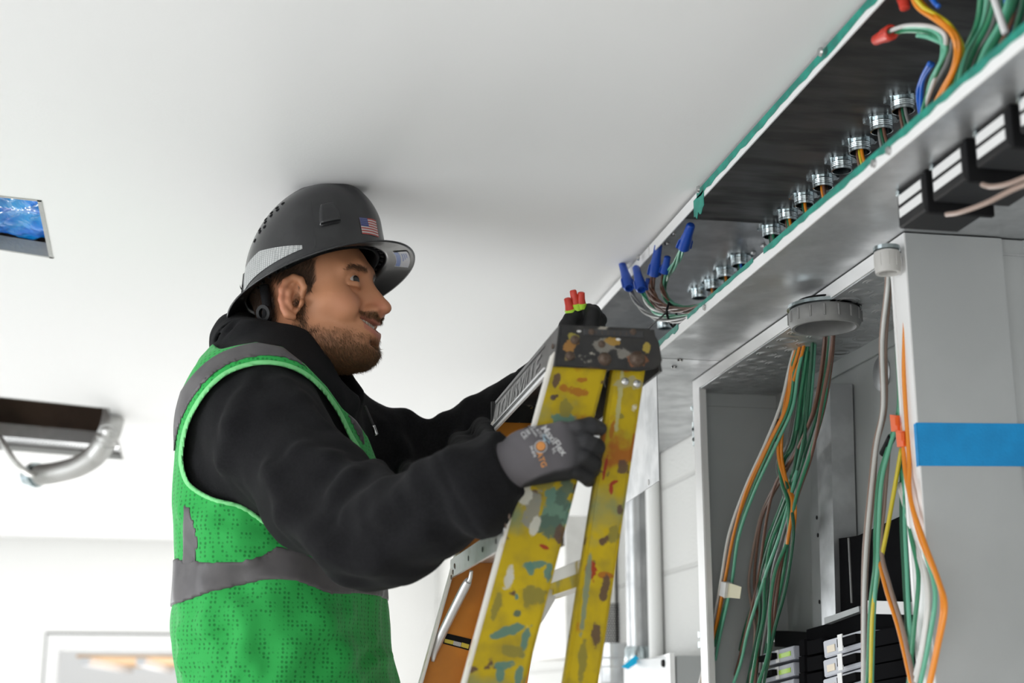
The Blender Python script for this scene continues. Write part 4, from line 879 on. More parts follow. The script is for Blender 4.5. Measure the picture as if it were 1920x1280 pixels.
for x, y, r in ((1078, 637, .0052), (1069, 667, .0052), (1128, 645, .004), (1134, 673, .0075), (1195, 673, .009)):
    rivet(pl(x, y, 'y', YN-.006), r, M['rivet'], cap)
rivet(pl(1037, 649, 'x', cx0+.004), .003, M['rivet'], cap, (-1, 0, 0))
bm = bmesh.new(); a = pl(1094, 616, 'y', YN-.0065); b = pl(1207, 626, 'y', YN-.0065); add_box(bm, (a[0], YN-.0078, b[2]-.0055), (b[0], YN-.006, a[2]), .0008)
put('ruler_strip', bm, M['cap_side'], cap)
for i in range(7):
    x = a[0]+(b[0]-a[0])*(.2+.1*i); box('ruler_mark', (x, YN-.0082, b[2]-.003), (x+.001, YN-.0078, a[2]-.002), M['rivet'], cap)
for x in (1109, 1187): rivet(pl(x, 622, 'y', YN-.0078), .0035, M['rivet'], cap)
for x, y in ((1172, 715), (1194, 719)): rivet(pl(x, y, 'y', YN+.004), .0042, M['screw'], lad, nm='bolt')
for x, y in ((1037, 745), ): rivet(pl(x, y, 'y', YN), .003, M['rivet'], lad)
# steps
for k in range(8):
    z = 2.012-.305*k
    if z < FLZ+.1: continue
    st = thing('step', None, None, (FX(z)+.04, 2.1, z-.03)); st.parent = lad; st.location = st.location-lad.location
    box('tread', (FX(z)+.001, YN+.005, z), (FX(z)+.079, YF-.005, z+.004), M['alu'], st)
    bm = bmesh.new(); add_box(bm, (FX(z)-.003, YN+.004, z-.026), (FX(z)+.001, YF-.004, z+.004)); put('nosing', bm, M['alu'], st)
    box('rear_lip', (FX(z)+.077, YN+.005, z-.022), (FX(z)+.080, YF-.005, z), M['alu'], st)
    if k < 2:
        for j, t_ in enumerate((.12, .40, .66, .88)): spin('slot', [(0, 0), (.004, 0), (.004, .0006), (0, .0006)], (FX(z)-.003, YF-(YF-YN)*t_, z-.012), M['black_matt'], st, axis=(-1, 0, 0), seg=12)
        for ye, s in ((YF-.012, -1), (YN+.012, 1)):
            tube('brace', [(FX(z)+.02, ye+s*.075, z-.02), (FX(z)+.018, ye+s*.07, z-.034), (FX(z)+.012, ye+s*.06, z-.045), (FX(z-.13)+.012, ye+s*.006, z-.13), (FX(z-.15)+.01, ye, z-.16)], [.003, .0035, .0075, .0075, .003], M['alu'], st, 10)
for k in range(3):
    z = 1.958-.61*k
    rb = box('rear_brace', (RX(z)+.002, YN+.03, z-.020), (RX(z)+.022, YF-.03, z+.016), M['rail_edge'], lad, .001); box('brace_web', (RX(z)+.0005, YN+.03, z-.019), (RX(z)+.002, YF-.03, z-.002), M['rail'], lad)
quad2 = lambda nm, pts, yp, d, m, par: put(nm, (lambda bm: (add_prism(bm, [pl(x, y, 'y', yp) for x, y in pts], (0, d, 0)), bmesh.ops.recalc_face_normals(bm, faces=bm.faces), bm)[2])(bmesh.new()), m, par)
quad2('brace_bracket', [(1026, 1104), (1044, 1106), (1040, 1125), (1020, 1160), (1012, 1172), (1016, 1140)], YN+.20, .003, M['alu'], lad)
for x, y in ((853, 1060), (850, 1072), (847, 1082), (815, 1185)): rivet(pl(x, y, 'x', FX(1.98)), .003, M['rivet'], lad, (-1, 0, 0))
for x, y in ((956, 968), (949, 985), (918, 1117)): rivet(pl(x, y, 'x', FX(2.0)-.0005), .003, M['rivet'], lad, (-1, 0, 0))
# maker's plate on the far rail
quad2('plate', [(834, 1186), (884, 1198), (879, 1219), (830, 1206)], YF-.0048, -.0006, M['black_matt'], lad)
quad2('plate_panel', [(834, 1197), (851, 1201), (849, 1208), (833, 1204)], YF-.0056, -.0003, mat('yellow_print', (.6, .5, .05), .5), lad)
quad2('plate_panel', [(866, 1204), (880, 1208), (878, 1216), (864, 1212)], YF-.0056, -.0003, bpy.data.materials['yellow_print'], lad)
for i in range(9): quad2('bar_code', [(851+i*1.6, 1201+i*.4), (852+i*1.6, 1201.3+i*.4), (850.6+i*1.6, 1209+i*.4), (849.6+i*1.6, 1208.6+i*.4)], YF-.0056, -.0003, M['label'], lad)
# paint, rust and dirt on the near rails and the cap, each patch where the photo shows it
TE, TD, RU, RD, BR, WH, GR, OL = (.075, .17, .14), (.06, .10, .075), (.30, .11, .01), (.26, .015, .01), (.085, .05, .035), (.45, .44, .38), (.20, .20, .17), (.20, .17, .03)
yr = YN+.004
stains(M['rail'], [(1062, 788, YN, 30, 12, 0, TE), (1040, 955, YN, 34, 44, .25, TE), (1000, 950, YN, 22, 34, .25, GR), (1058, 925, YN, 16, 34, .25, TD), (1030, 985, YN, 26, 26, 0, TD), (985, 930, YN, 12, 26, .3, WH), (1003, 985, YN, 8, 22, .3, WH), (955, 1082, YN, 10, 24, .3, WH), (1015, 905, YN, 26, 12, 0, OL), (1050, 1000, YN, 12, 18, 0, BR),
    (1004, 1058, YN, 28, 8, -.18, TE), (1028, 1072, YN, 9, 18, .1, TE), (994, 1066, YN, 8, 14, 0, TE), (968, 1118, YN, 5, 7, 0, TE), (955, 1182, YN, 38, 9, -.3, TE), (986, 1196, YN, 9, 30, .25, TE), (944, 1246, YN, 24, 8, -.2, TE), (936, 1262, YN, 8, 14, 0, TE), (974, 1266, YN, 8, 20, .25, TE), (970, 1150, YN, 6, 6, 0, TD),
    (1082, 735, YN, 20, 12, 0, RU), (1055, 728, YN, 10, 8, 0, RU), (1044, 712, YN, 6, 16, .2, BR), (1060, 760, YN, 14, 18, 0, OL), (1090, 712, YN, 12, 6, 0, RU), (1045, 742, YN, 5, 5, 0, BR), (1020, 1025, YN, 10, 4, .4, RD), (1062, 1010, YN, 5, 12, .3, RU), (930, 1140, YN, 8, 30, .25, OL), (1000, 1120, YN, 22, 20, 0, OL), (960, 1220, YN, 24, 12, 0, OL),
    (1168, 872, yr, 13, 14, 0, BR), (1150, 905, yr, 12, 5, -.4, RD), (1134, 880, yr, 3, 26, .2, RD), (1146, 915, yr, 4, 10, 0, RD), (1109, 1066, yr, 11, 18, 0, RD), (1135, 1078, yr, 14, 6, 0, (.30, .10, .01)), (1133, 1108, yr, 8, 28, .15, BR), (1148, 805, yr, 4, 22, .2, RU), (1162, 955, yr, 7, 10, 0, BR), (1165, 780, yr, 8, 6, 0, OL), (1150, 1000, yr, 12, 18, 0, OL),
    (1100, 1100, yr, 6, 80, .13, (.16, .20, .13)), (1162, 745, yr, 5, 60, .13, (.35, .33, .16)), (1185, 718, yr, 30, 12, 0, (.30, .27, .14)), (1118, 1190, yr, 10, 30, .1, BR), (1092, 1240, yr, 8, 40, .1, OL), (1175, 690, yr, 8, 10, 0, RU)])
yc = YN-.006
stains(M['cap'], [(1068, 648, yc, 16, 12, -.6, (.26, .12, .02)), (1076, 632, yc, 12, 8, 0, (.24, .20, .03)), (1130, 650, yc, 22, 14, 0, (.16, .15, .13)), (1150, 640, yc, 14, 7, 0, (.28, .16, .02)), (1172, 662, yc, 18, 10, 0, (.17, .16, .14)), (1195, 672, yc, 20, 14, 0, (.16, .06, .02)), (1212, 655, yc, 8, 12, 0, (.30, .22, .03)), (1068, 668, yc, 9, 9, 0, (.15, .11, .04)), (1134, 674, yc, 13, 10, 0, (.13, .11, .09)), (1085, 621, yc, 5, 2.5, 0, (.6, .6, .58)), (1160, 636, yc, 6, 2.5, 0, (.6, .6, .58)), (1110, 690, yc, 20, 3, 0, (.10, .06, .02))], 80)

# ------------------------------------------------------------------ the electrician
person = thing('person', 'person in dark hard hat, black hoodie and green vest, smiling and gripping the ladder', 'person', tuple(W(np.array([-.40, 2.12, .85]))))
TH = math.radians(20); tf_ = np.array([math.cos(TH), -math.sin(TH), 0]); tl_ = np.array([math.sin(TH), math.cos(TH), 0])
# --- torso profile read at a set of heights
rowsY = [600, 640, 700, 760, 850, 960, 1060, 1150, 1220, 1300, 1420]
backX = [480, 445, 412, 390, 374, 366, 365, 363, 365, 367, 368]
frontX = [590, 625, 642, 664, 680, 690, 700, 700, 706, 724, 727]
semiV = [.05, .09, .145, .175, .182, .178, .168, .168, .172, .175, .18]
zt, cr_, au, bv_ = [], [], [], []
for y, xb, xf, v in zip(rowsY, backX, frontX, semiV):
    a = B(xb, y, 2.12); b = B(xf, y, 2.12); e = (b[0]-a[0])/2; zt.append(a[2]); cr_.append((a[0]+b[0])/2); au.append(math.sqrt(max(e*e-(v*math.sin(TH))**2, .0009))/math.cos(TH)); bv_.append(v)
zt = np.array(zt)[::-1]; cr_ = np.array(cr_)[::-1]; au = np.array(au)[::-1]; bv_ = np.array(bv_)[::-1]
def torso_raw(P, inf=0.0):
    z = P[:, 2]; c = np.interp(z, zt, cr_); a = np.interp(z, zt, au)+inf; b = np.interp(z, zt, bv_)+inf
    dx = P[:, 0]-c; dy = P[:, 1]-2.12; u = dx*tf_[0]+dy*tf_[1]; v = dx*tl_[0]+dy*tl_[1]
    k = ((np.abs(u)/a)**2.3+(np.abs(v)/b)**2.3)**(1/2.3)
    d = (k-1)*np.minimum(a, b)*.9
    d = smax(d, z-(zt[-1]-.01), .04); return d
def torso(P, inf=0.0):
    d = torso_raw(P, inf)
    return sm(d, chain(P, [B(500, 735, 1.99), B(540, 738, 2.11), B(580, 745, 2.26)], [.060+inf, .070+inf, .058+inf], .02), .05)
def AP(x, y, hnew, hold, r): return B(x, y, hnew/KP), r*(hnew/KP)/hold
RA = [AP(470, 775, 1.985*KP, 1.99, .076), AP(510, 825, 1.94*KP, 1.955, .080), AP(600, 925, 2.17, 1.90, .073), AP(690, 1003, 2.06, 1.862, .064), AP(745, 1000, 2.01, 1.852, .057), AP(820, 958, 1.95, 1.852, .053), AP(885, 910, 1.90, 1.856, .049), AP(925, 886, 1.875, 1.860, .040), AP(952, 872, 1.866, 1.862, .0365)]
LA = [AP(610, 795, 2.27*KP, 2.27, .074), AP(690, 845, 2.72, 2.34, .070), AP(790, 868, 2.79, 2.45, .062), AP(830, 855, 2.79, 2.47, .060), AP(900, 812, 2.76, 2.50, .054), AP(960, 768, 2.72, 2.52, .050), AP(1010, 728, 2.68, 2.53, .042), AP(1045, 690, 2.66, 2.53, .036)]
def arms(P): return np.minimum(chain(P, [a for a, _ in RA], [r for _, r in RA], .03), chain(P, [a for a, _ in LA], [r for _, r in LA], .03))
FOLDS = [  # raised folds: picture path, distance, radius, how far they stand out
 ([(640, 925), (665, 905), (700, 890), (725, 905)], 1.812, .017), ([(655, 965), (690, 950), (722, 930), (738, 925)], 1.800, .014), ([(700, 985), (728, 965), (752, 940)], 1.796, .013),
 ([(770, 925), (800, 900), (850, 872), (895, 862)], 1.815, .020), ([(860, 880), (885, 905), (905, 950), (925, 968)], 1.812, .020), ([(880, 960), (910, 968), (930, 960)], 1.83, .022),
 ([(470, 720), (440, 800), (420, 870)], 1.915, .014), ([(560, 850), (620, 870), (660, 890)], 1.835, .014), ([(505, 880), (545, 960), (620, 1030), (700, 1062)], 1.822, .016), ([(640, 1050), (720, 1040), (800, 1000)], 1.800, .013),
 ([(500, 700), (560, 760), (600, 800)], 1.905, .014),
 ([(720, 800), (760, 790), (800, 800)], 2.30, .018), ([(745, 830), (765, 880), (790, 905)], 2.30, .016), ([(830, 790), (860, 830), (880, 870)], 2.40, .018), ([(880, 760), (905, 800), (925, 840)], 2.44, .016)]
def on_arm(x, y, h0, inset):
    hs = np.linspace(1.5, 2.5, 401); Q = np.array([B(x, y, h) for h in hs]).astype(np.float32); v = arms(Q); i = np.argmax(v < 0)
    return B(x, y, (hs[i] if v[i] < 0 else hs[np.argmin(v)])+inset)
FPTS = [([on_arm(x, y, h, r*.45) for x, y in p], r) for p, h, r in FOLDS]
CUTS = [([(650, 945), (685, 928), (722, 912)], 1.790, .006), ([(690, 968), (715, 950), (745, 930)], 1.785, .006), ([(755, 945), (775, 930), (790, 905)], 1.79, .007), ([(868, 870), (890, 898), (902, 940)], 1.795, .006)]
CPTS = [([on_arm(x, y, h, 0.0) for x, y in p], r) for p, h, r in CUTS]
HC_ = [[B(440, 600, 2.05), B(432, 640, 2.05), B(445, 668, 2.04)], [B(505, 640, 2.02), B(550, 678, 1.995), B(610, 722, 2.01)], [B(470, 665, 2.02), B(520, 700, 2.0), B(570, 735, 2.0)]]
def hoodie_f(P):
    d = torso(P); a = arms(P)
    for pts, r in FPTS: a = sm(a, chain(P, pts, [r*.5]+[r]*(len(pts)-2)+[r*.5], .01), .022)
    for pts, r in CPTS[:0]: a = smax(a, -chain(P, pts, [r*.5]+[r]*(len(pts)-2)+[r*.5], .01), .018)
    a = a+.0036*wob(P, 34, 1.0)+.0022*wob(P, 70, 4.0)
    d = sm(d, a, .035)
    hood = chain(P, [B(450, 634, 2.14), B(472, 650, 2.065), B(510, 684, 2.035), B(556, 722, 2.03), B(608, 752, 2.06), B(655, 752, 2.11)], [.040, .036, .031, .028, .024, .018], .02)
    hood = sm(hood, chain(P, [B(450, 634, 2.14), B(462, 632, 2.20), B(520, 655, 2.24), B(600, 705, 2.22), B(660, 745, 2.15)], [.040, .038, .036, .03, .02], .02), .012)
    hood = sm(hood, ell(P, B(452, 660, 2.13), (.046, .082, .042)), .02)
    hood = smax(hood, -chain(P, [B(436, 588, 2.07), B(418, 640, 2.07), B(420, 690, 2.06)], [.004, .007, .004], .01), .008)
    for cp_ in HC_: hood = smax(hood, -chain(P, cp_, [.002]+[.0045]*(len(cp_)-2)+[.002], .01), .010)
    hood = hood+.0030*wob(P, 48, 2.0)+.0012*wob(P, 110, 3.0)
    d = sm(d, hood, .018)
    # neck opening, hem, cuffs
    d = smax(d, -chain(P, [B(568, 640, 2.12), B(600, 700, 2.125), B(640, 735, 2.125)], [.060, .050, .028], .02), .008)
    d = smax(d, -cone(P, B(568, 700, 2.12), B(560, 560, 2.12), .050, .075), .008)
    d = np.maximum(d, B(500, 1480, 2.12)[2]-P[:, 2])
    for A, bq, r in ((RA[-1][0], RA[-2][0], .03), (LA[-1][0], LA[-2][0], .03)):
        n = (A-bq)/np.linalg.norm(A-bq); s = (P-A)@n; near = ((P-A)**2).sum(1) < .09**2
        d = np.where(near, np.maximum(d, s-.004), d)
        ax = P-A-s[:, None]*n; rad = np.sqrt((ax*ax).sum(1)); groove = np.where(near & (np.abs(s+.055) < .02), .0022*np.exp(-((s+.052)/.004)**2), 0); d = d+groove
    return d
M['hood'] = mat('black_fleece', (0.0062, 0.0062, 0.0072), 0.95, col2=(0.0092, 0.0092, 0.0105), scale=300, bump=.35, bscale=900, spec=.15, sheen=.02)
print('hoodie'); hoodie, _, _ = skin('hoodie', hoodie_f, (-.66, 1.50, 1.66), (.16, 2.50, 2.47), .0042, M['hood'], person, W, it=2)
# cuff ribs
# --- safety vest: outside of the torso, arm openings cut away
ARM = smooth_poly([(344, 850), (355, 795), (386, 740), (428, 702), (488, 684), (545, 692), (592, 722), (628, 768), (652, 815), (672, 850), (702, 905), (735, 970), (700, 1020), (600, 1025), (520, 990), (458, 948), (400, 932), (360, 908), (347, 882)])
VF = [([(350, 960), (400, 985), (450, 1010), (500, 1015)], .012), ([(360, 1000), (410, 1035), (470, 1050)], .010), ([(345, 1190), (400, 1175), (450, 1150), (500, 1135)], .013), ([(345, 1240), (420, 1230), (480, 1250)], .012), ([(430, 1290), (455, 1220), (470, 1150)], .010),
 ([(520, 1290), (545, 1220), (600, 1170), (650, 1150)], .014), ([(600, 1290), (640, 1230), (700, 1200)], .013), ([(660, 1280), (700, 1240), (730, 1230)], .010), ([(400, 960), (420, 940), (450, 960)], .008)]
def on_vest(x, y, inset):
    hs = np.linspace(1.7, 2.3, 301); Q = np.array([B(x, y, h) for h in hs]).astype(np.float32); v = torso(Q, .012); i = np.argmax(v < 0); return B(x, y, (hs[i] if v[i] < 0 else hs[np.argmin(v)])+inset)
VPTS = [([on_vest(x, y, r*.45) for x, y in p], r) for p, r in VF]
def vest_base(P, inf):
    d = torso(P, inf); d = sm(d, cone(P, RA[0][0], RA[1][0], RA[0][1]+inf, RA[1][1]+inf-.01), .03)
    for pts, r in VPTS: d = sm(d, chain(P, pts, [r*.4]+[r]*(len(pts)-2)+[r*.4], .01), .020)
    x, y = px_of(P); f = np.clip((y-940)/120, 0, 1)
    d = d-.007*f*wob(P, 22, 3.0)-.0028*f*wob(P*np.array([1, 1, .6], np.float32), 60, 5.0)-.002*wob(P, 45, 7)
    return d
def vest_cut(P, inner=0.0, outer=None):
    x, y = px_of(P); g = in_poly(x, y, ARM)/1230.; side = P[:, 1] < 2.115
    cut = np.where(side, inner-g, -.05+0*g)
    if outer is not None: cut = np.maximum(cut, np.where(side, g-outer, .05))
    # far arm opening, mirrored through the body
    v = (P[:, 0]-np.interp(P[:, 2], zt, cr_))*tl_[0]+(P[:, 1]-2.12)*tl_[1]; u = (P[:, 0]-np.interp(P[:, 2], zt, cr_))*tf_[0]+(P[:, 1]-2.12)*tf_[1]
    far = .0-(np.sqrt((u/.10)**2+((P[:, 2]-B(500, 800, 2.12)[2])/.15)**2)-1)*.1
    cut = np.where(v > .06, np.maximum(cut, far), cut)
    # neckline
    nk = -chain(P, [B(545, 590, 2.12), B(575, 690, 2.12), B(650, 760, 2.13), B(680, 800, 2.14)], [.085, .080, .035, .012], .02)
    return cut, nk
NECK = [(380, 560), (392, 640), (412, 655), (440, 648), (480, 641), (530, 650), (572, 683), (612, 724), (642, 766), (668, 788), (690, 820), (706, 862), (830, 870), (830, 540)]
def shell(P, inf, dep): 
    d = vest_base(P, inf); x, y = px_of(P); return np.maximum(np.maximum(d, -(d+dep)), -in_poly(x, y, NECK)/1230.)
ZH = B(500, 1460, 2.12)[2]
def vest_f(P):
    d = shell(P, .013, .0150); c, nk = vest_cut(P); d = smax(d, c, .003); d = smax(d, nk, .003); return np.maximum(d, ZH-P[:, 2])
def mesh_fabric(name, c1, c2, scale):
    m = mat(name, c1, .75, spec=.25, sheen=.1); nt = m.node_tree; N = nt.nodes; L = nt.links
    tc = N.new('ShaderNodeTexCoord'); v = N.new('ShaderNodeTexVoronoi'); v.inputs['Scale'].default_value = scale; v.inputs['Randomness'].default_value = .25; L.new(tc.outputs['Object'], v.inputs['Vector'])
    r = N.new('ShaderNodeMapRange'); r.inputs['From Min'].default_value = .18; r.inputs['From Max'].default_value = .42; L.new(v.outputs['Distance'], r.inputs['Value'])
    mx = N.new('ShaderNodeMix'); mx.data_type = 'RGBA'; mx.inputs['A'].default_value = (*c2, 1); mx.inputs['B'].default_value = (*c1, 1); L.new(r.outputs[0], mx.inputs['Factor']); L.new(mx.outputs['Result'], N['Principled BSDF'].inputs['Base Color'])
    bp = N.new('ShaderNodeBump'); bp.inputs['Distance'].default_value = .001; bp.inputs['Strength'].default_value = .4; L.new(r.outputs[0], bp.inputs['Height']); L.new(bp.outputs[0], N['Principled BSDF'].inputs['Normal']); return m
M['vest'] = mesh_fabric('green_mesh_fabric', (0.024, 0.37, 0.072), (0.008, 0.19, 0.035), 165)
M['bind'] = mat('light_green_binding', (0.20, 0.66, 0.25), .7)
M['reflect'] = mat('grey_reflective_tape', (0.100, 0.094, 0.098), .5, .1, col2=(0.078, .073, .077), scale=30, bump=.1, bscale=60)
print('vest'); vest, _, _ = skin('vest', vest_f, (-.70, 1.86, 1.67), (-.02, 2.40, 2.46), .0038, M['vest'], person, W, it=2)
vest['label'] = 'green mesh safety vest with grey reflective tape'
def part_surface(name, region, inf, m, lo=(-.70, 1.86, 1.67), hi=(-.02, 2.40, 2.46), h=.0036, parent=None):
    def f(P):
        d = shell(P, inf, .010); c, nk = vest_cut(P); d = np.maximum(d, c); d = np.maximum(d, nk); return np.maximum(np.maximum(d, region(P)), ZH-P[:, 2])
    return skin(name, f, lo, hi, h, m, parent or vest, W, it=1, one=True)[0]
def arm_g(P): x, y = px_of(P); return in_poly(x, y, ARM)/1230., x, y
def binding(P):
    g, x, y = arm_g(P); return np.where(P[:, 1] < 2.115, np.maximum(-g, g-.0075), .05)
def shoulder_tape(P):
    g, x, y = arm_g(P); w = np.where(x < 640, .031, .026); d = np.maximum(.013-g, g-w-.004)
    band = np.where(y < 960, 0, .05)+np.where((x > 655) & (y > 905), .05, 0)
    d = np.maximum(d, np.where(y > 845, np.where(x < 420, (y-846)/1230., d), d))
    return np.where(P[:, 1] < 2.115, d+band, .05)
def back_tape(P):
    x, y = px_of(P); return np.where(P[:, 1] < 2.14, in_poly(x, y, [(343, 944), (356, 950), (374, 1012), (366, 1062), (356, 1085), (336, 1085), (343, 1040)])/1230., .05)
TW = np.array([[300, 1052, 1142], [328, 1052, 1140], [345, 1062, 1138], [400, 1070, 1122], [450, 1068, 1112], [490, 1058, 1103], [520, 1040, 1100], [560, 1045, 1104], [620, 1075, 1124], [680, 1088, 1116], [740, 1094, 1118], [800, 1096, 1120]])
def waist_tape(P):
    x, y = px_of(P); t = np.interp(x, TW[:, 0], TW[:, 1]); b = np.interp(x, TW[:, 0], TW[:, 2])
    zt_ = 1.8+(1302-t)/2765*2.06; zb_ = 1.8+(1302-b)/2765*2.06; return np.maximum(P[:, 2]-zt_, zb_-P[:, 2])
part_surface('armhole_binding', binding, .0155, M['bind'])
part_surface('reflective_tape', lambda P: np.maximum(shoulder_tape(P), (px_of(P)[0]-645)/1230.), .0150, M['reflect'])
part_surface('reflective_tape', lambda P: np.maximum(np.maximum(shoulder_tape(P), (650-px_of(P)[0])/1230.), (px_of(P)[1]-880)/1230.), .0150, M['reflect'])
part_surface('reflective_tape', back_tape, .0150, M['reflect'])
part_surface('reflective_tape', waist_tape, .0152, M['reflect'])
def front_edge(P):
    x, y = px_of(P); return np.where((P[:, 0] > -.2) & (P[:, 1] < 2.16), np.maximum(in_poly(x, y, [(694, 830), (705, 860), (735, 900), (760, 930), (740, 940), (716, 915), (698, 880)])/1230., -1), .05)
M['lime'] = mat('lime_binding', (0.40, 0.62, 0.02), .7)
part_surface('front_binding', front_edge, .0158, M['lime'])
# drawstring and zip pull
for pts in ([B(684, 762, 2.0), B(692, 780, 1.985), B(700, 798, 1.98), B(706, 815, 1.98)],):
    tube('drawstring', [W(p) for p in pts], .0028, M['black'], hoodie, 8); tube('aglet', [W(pts[-2]), W((pts[-2]+pts[-1])/2), W(pts[-1])], .0032, M['screw'], hoodie, 8)

# --- head
YH = math.radians(15); PH = math.radians(5); HC = B(578, 584, 2.12)
def frame(yaw, pitch):
    f = np.array([math.cos(yaw)*math.cos(pitch), -math.sin(yaw)*math.cos(pitch), math.sin(pitch)]); l = np.array([math.sin(yaw), math.cos(yaw), 0]); u = np.cross(f, l); return np.stack([f, l, u])
HR = frame(YH, PH)
def h2p(V): return HC+V@HR
def p2h(P): return (P-HC.astype(P.dtype))@HR.T.astype(P.dtype)
def h2w(V): return W(h2p(np.asarray(V, float)))
def head_f(P):
    ya = np.abs(P[:, 1]); Q = np.stack([P[:, 0], ya, P[:, 2]], 1)
    d = ell(Q, (.002, 0, .045), (.090, .075, .086))
    d = sm(d, ell(Q, (.040, 0, .045), (.056, .060, .052)), .03)
    d = sm(d, ell(Q, (.040, 0, -.015), (.056, .056, .078)), .03)
    d = sm(d, cone(Q, (.000, .050, -.048), (.074, .016, -.080), .019, .018), .03)
    d = sm(d, ell(Q, (.045, 0, -.057), (.045, .044, .034)), .025)
    d = sm(d, ell(Q, (.088, 0, -.077), (.019, .024, .019)), .018)
    d = sm(d, ell(Q, (.058, .042, -.004), (.030, .022, .022)), .018)
    d = sm(d, ell(Q, (.077, .037, -.020), (.021, .019, .019)), .014)
    d = sm(d, ell(Q, (.085, 0, -.048), (.024, .032, .030)), .018)
    d = sm(d, chain(Q, [(.094, .004, .046), (.090, .022, .050), (.078, .046, .044)], [.008, .009, .008]), .014)
    # eye socket
    d = smax(d, -ell(Q, (.104, .031, .024), (.020, .018, .014)), .016)
    # nose
    d = sm(d, cone(Q, (.093, 0, .034), (.119, 0, -.008), .0080, .0100), .012)
    d = sm(d, cone(Q, (.086, 0, .030), (.104, 0, -.014), .010, .0125), .010)
    d = sm(d, ell(Q, (.1225, 0, -.0145), (.0115, .0095, .0092)), .007)
    d = sm(d, ell(Q, (.106, .0130, -.0195), (.0130, .0070, .0080)), .007)
    d = sm(d, cone(Q, (.108, 0, -.024), (.102, 0, -.036), .009, .008), .008)
    d = smax(d, -ell(Q, (.1095, .0080, -.0295), (.0070, .0030, .0036)), .0025)
    # smile folds
    d = smax(d, -chain(Q, [(.100, .0275, -.014), (.101, .0320, -.024), (.096, .038, -.038)], [.0020, .0038, .0025]), .008)
    # lids
    e = np.sqrt(((Q-np.array([.0830, .0315, .0255], np.float32))**2).sum(1))-.0140; d = sm(d, e, .005)
    d = smax(d, -chain(Q, [(.0950, .0210, .0225), (.0980, .0300, .0268), (.0940, .0400, .0270), (.0865, .0465, .0250)], [.0014, .0030, .0027, .0012]), .0016)
    d = smax(d, -chain(Q, [(.099, .020, .0335), (.0975, .032, .0370), (.089, .045, .0330)], [.0010, .0014, .0008]), .003)
    d = sm(d, chain(Q, [(.0925, .024, .0165), (.0915, .034, .0165), (.085, .043, .0175)], [.0030, .0036, .0028]), .006)
    d = smax(d, -chain(Q, [(.096, .022, .0105), (.092, .036, .0105), (.082, .046, .016)], [.0008, .0012, .0008]), .004)
    # mouth (curved up at the corners)
    zs = P[:, 2]-.010-14.0*np.minimum(ya, .031)**2; S = np.stack([P[:, 0], ya, zs], 1)
    d = sm(d, chain(S, [(.1070, 0, -.0455), (.1040, .012, -.0450), (.0900, .029, -.0500)], [.0050, .0048, .0024]), .006)
    d = sm(d, chain(S, [(.1035, 0, -.0645), (.1010, .012, -.0635), (.0880, .029, -.0545)], [.0062, .0056, .0024]), .006)
    d = smax(d, -ell(S, (.097, 0, -.0545), (.0200, .0300, .0078)), .003)
    d = smax(d, -ell(Q, (.105, 0, -.0690), (.010, .016, .0045)), .010)
    # temple, cheek hollow, under-jaw
    d = smax(d, -ell(Q, (.040, .088, .030), (.028, .014, .028)), .02)
    # ear
    ex = (Q-np.array([.010, .0745, -.002], np.float32))*np.float32(1.07); c_, s_ = math.cos(.38), math.sin(.38)
    E_ = np.stack([ex[:, 0]*c_-ex[:, 1]*s_, ex[:, 0]*s_+ex[:, 1]*c_, ex[:, 2]], 1)      # ear plane frame: x forward, y out of the ear
    ti = .22; E_ = np.stack([E_[:, 0]*math.cos(ti)-E_[:, 2]*math.sin(ti), E_[:, 1], E_[:, 0]*math.sin(ti)+E_[:, 2]*math.cos(ti)], 1)
    plate_ = ell(E_, (-.004, .001, .001), (.0185, .0045, .031)); plate_ = smax(plate_, -ell(E_, (.001, .007, -.004), (.0100, .0085, .0155)), .004)
    hel = [(.010, .003, .008), (.012, .006, .020), (.004, .007, .031), (-.008, .007, .033), (-.018, .007, .024), (-.0215, .007, .010), (-.020, .006, -.006), (-.014, .005, -.019), (-.006, .004, -.028), (.003, .003, -.0305)]
    earf = sm(plate_, chain(E_, hel, [.0030, .0036, .0038, .0040, .0042, .0040, .0036, .0036, .0050, .0048]), .004)
    earf = sm(earf, chain(E_, [(-.006, .005, .022), (-.011, .006, .008), (-.009, .006, -.008), (-.002, .005, -.016)], [.0026, .0034, .0034, .0028]), .003)
    earf = sm(earf, ell(E_, (.0105, .005, -.006), (.0050, .0045, .0065)), .004); earf = smax(earf, -ell(E_, (.0035, .006, -.005), (.0050, .008, .0070)), .003)
    d = sm(d, earf, .004)
    # neck, running into shoulders inside the clothes
    d = sm(d, cone(P, (-.022, 0, -.03), (-.052, 0, -.155), .057, .060), .025)
    d = sm(d, cone(Q, (-.018, .050, -.055), (-.005, .012, -.165), .012, .012), .02)
    d = sm(d, ell(P, (.010, 0, -.128), (.012, .012, .020)), .015)
    d = sm(d, ell(Q, (-.070, .05, -.235), (.075, .105, .07)), .04)
    return d
def sstep(x, a, b): t = np.clip((x-a)/(b-a), 0, 1); return t*t*(3-2*t)
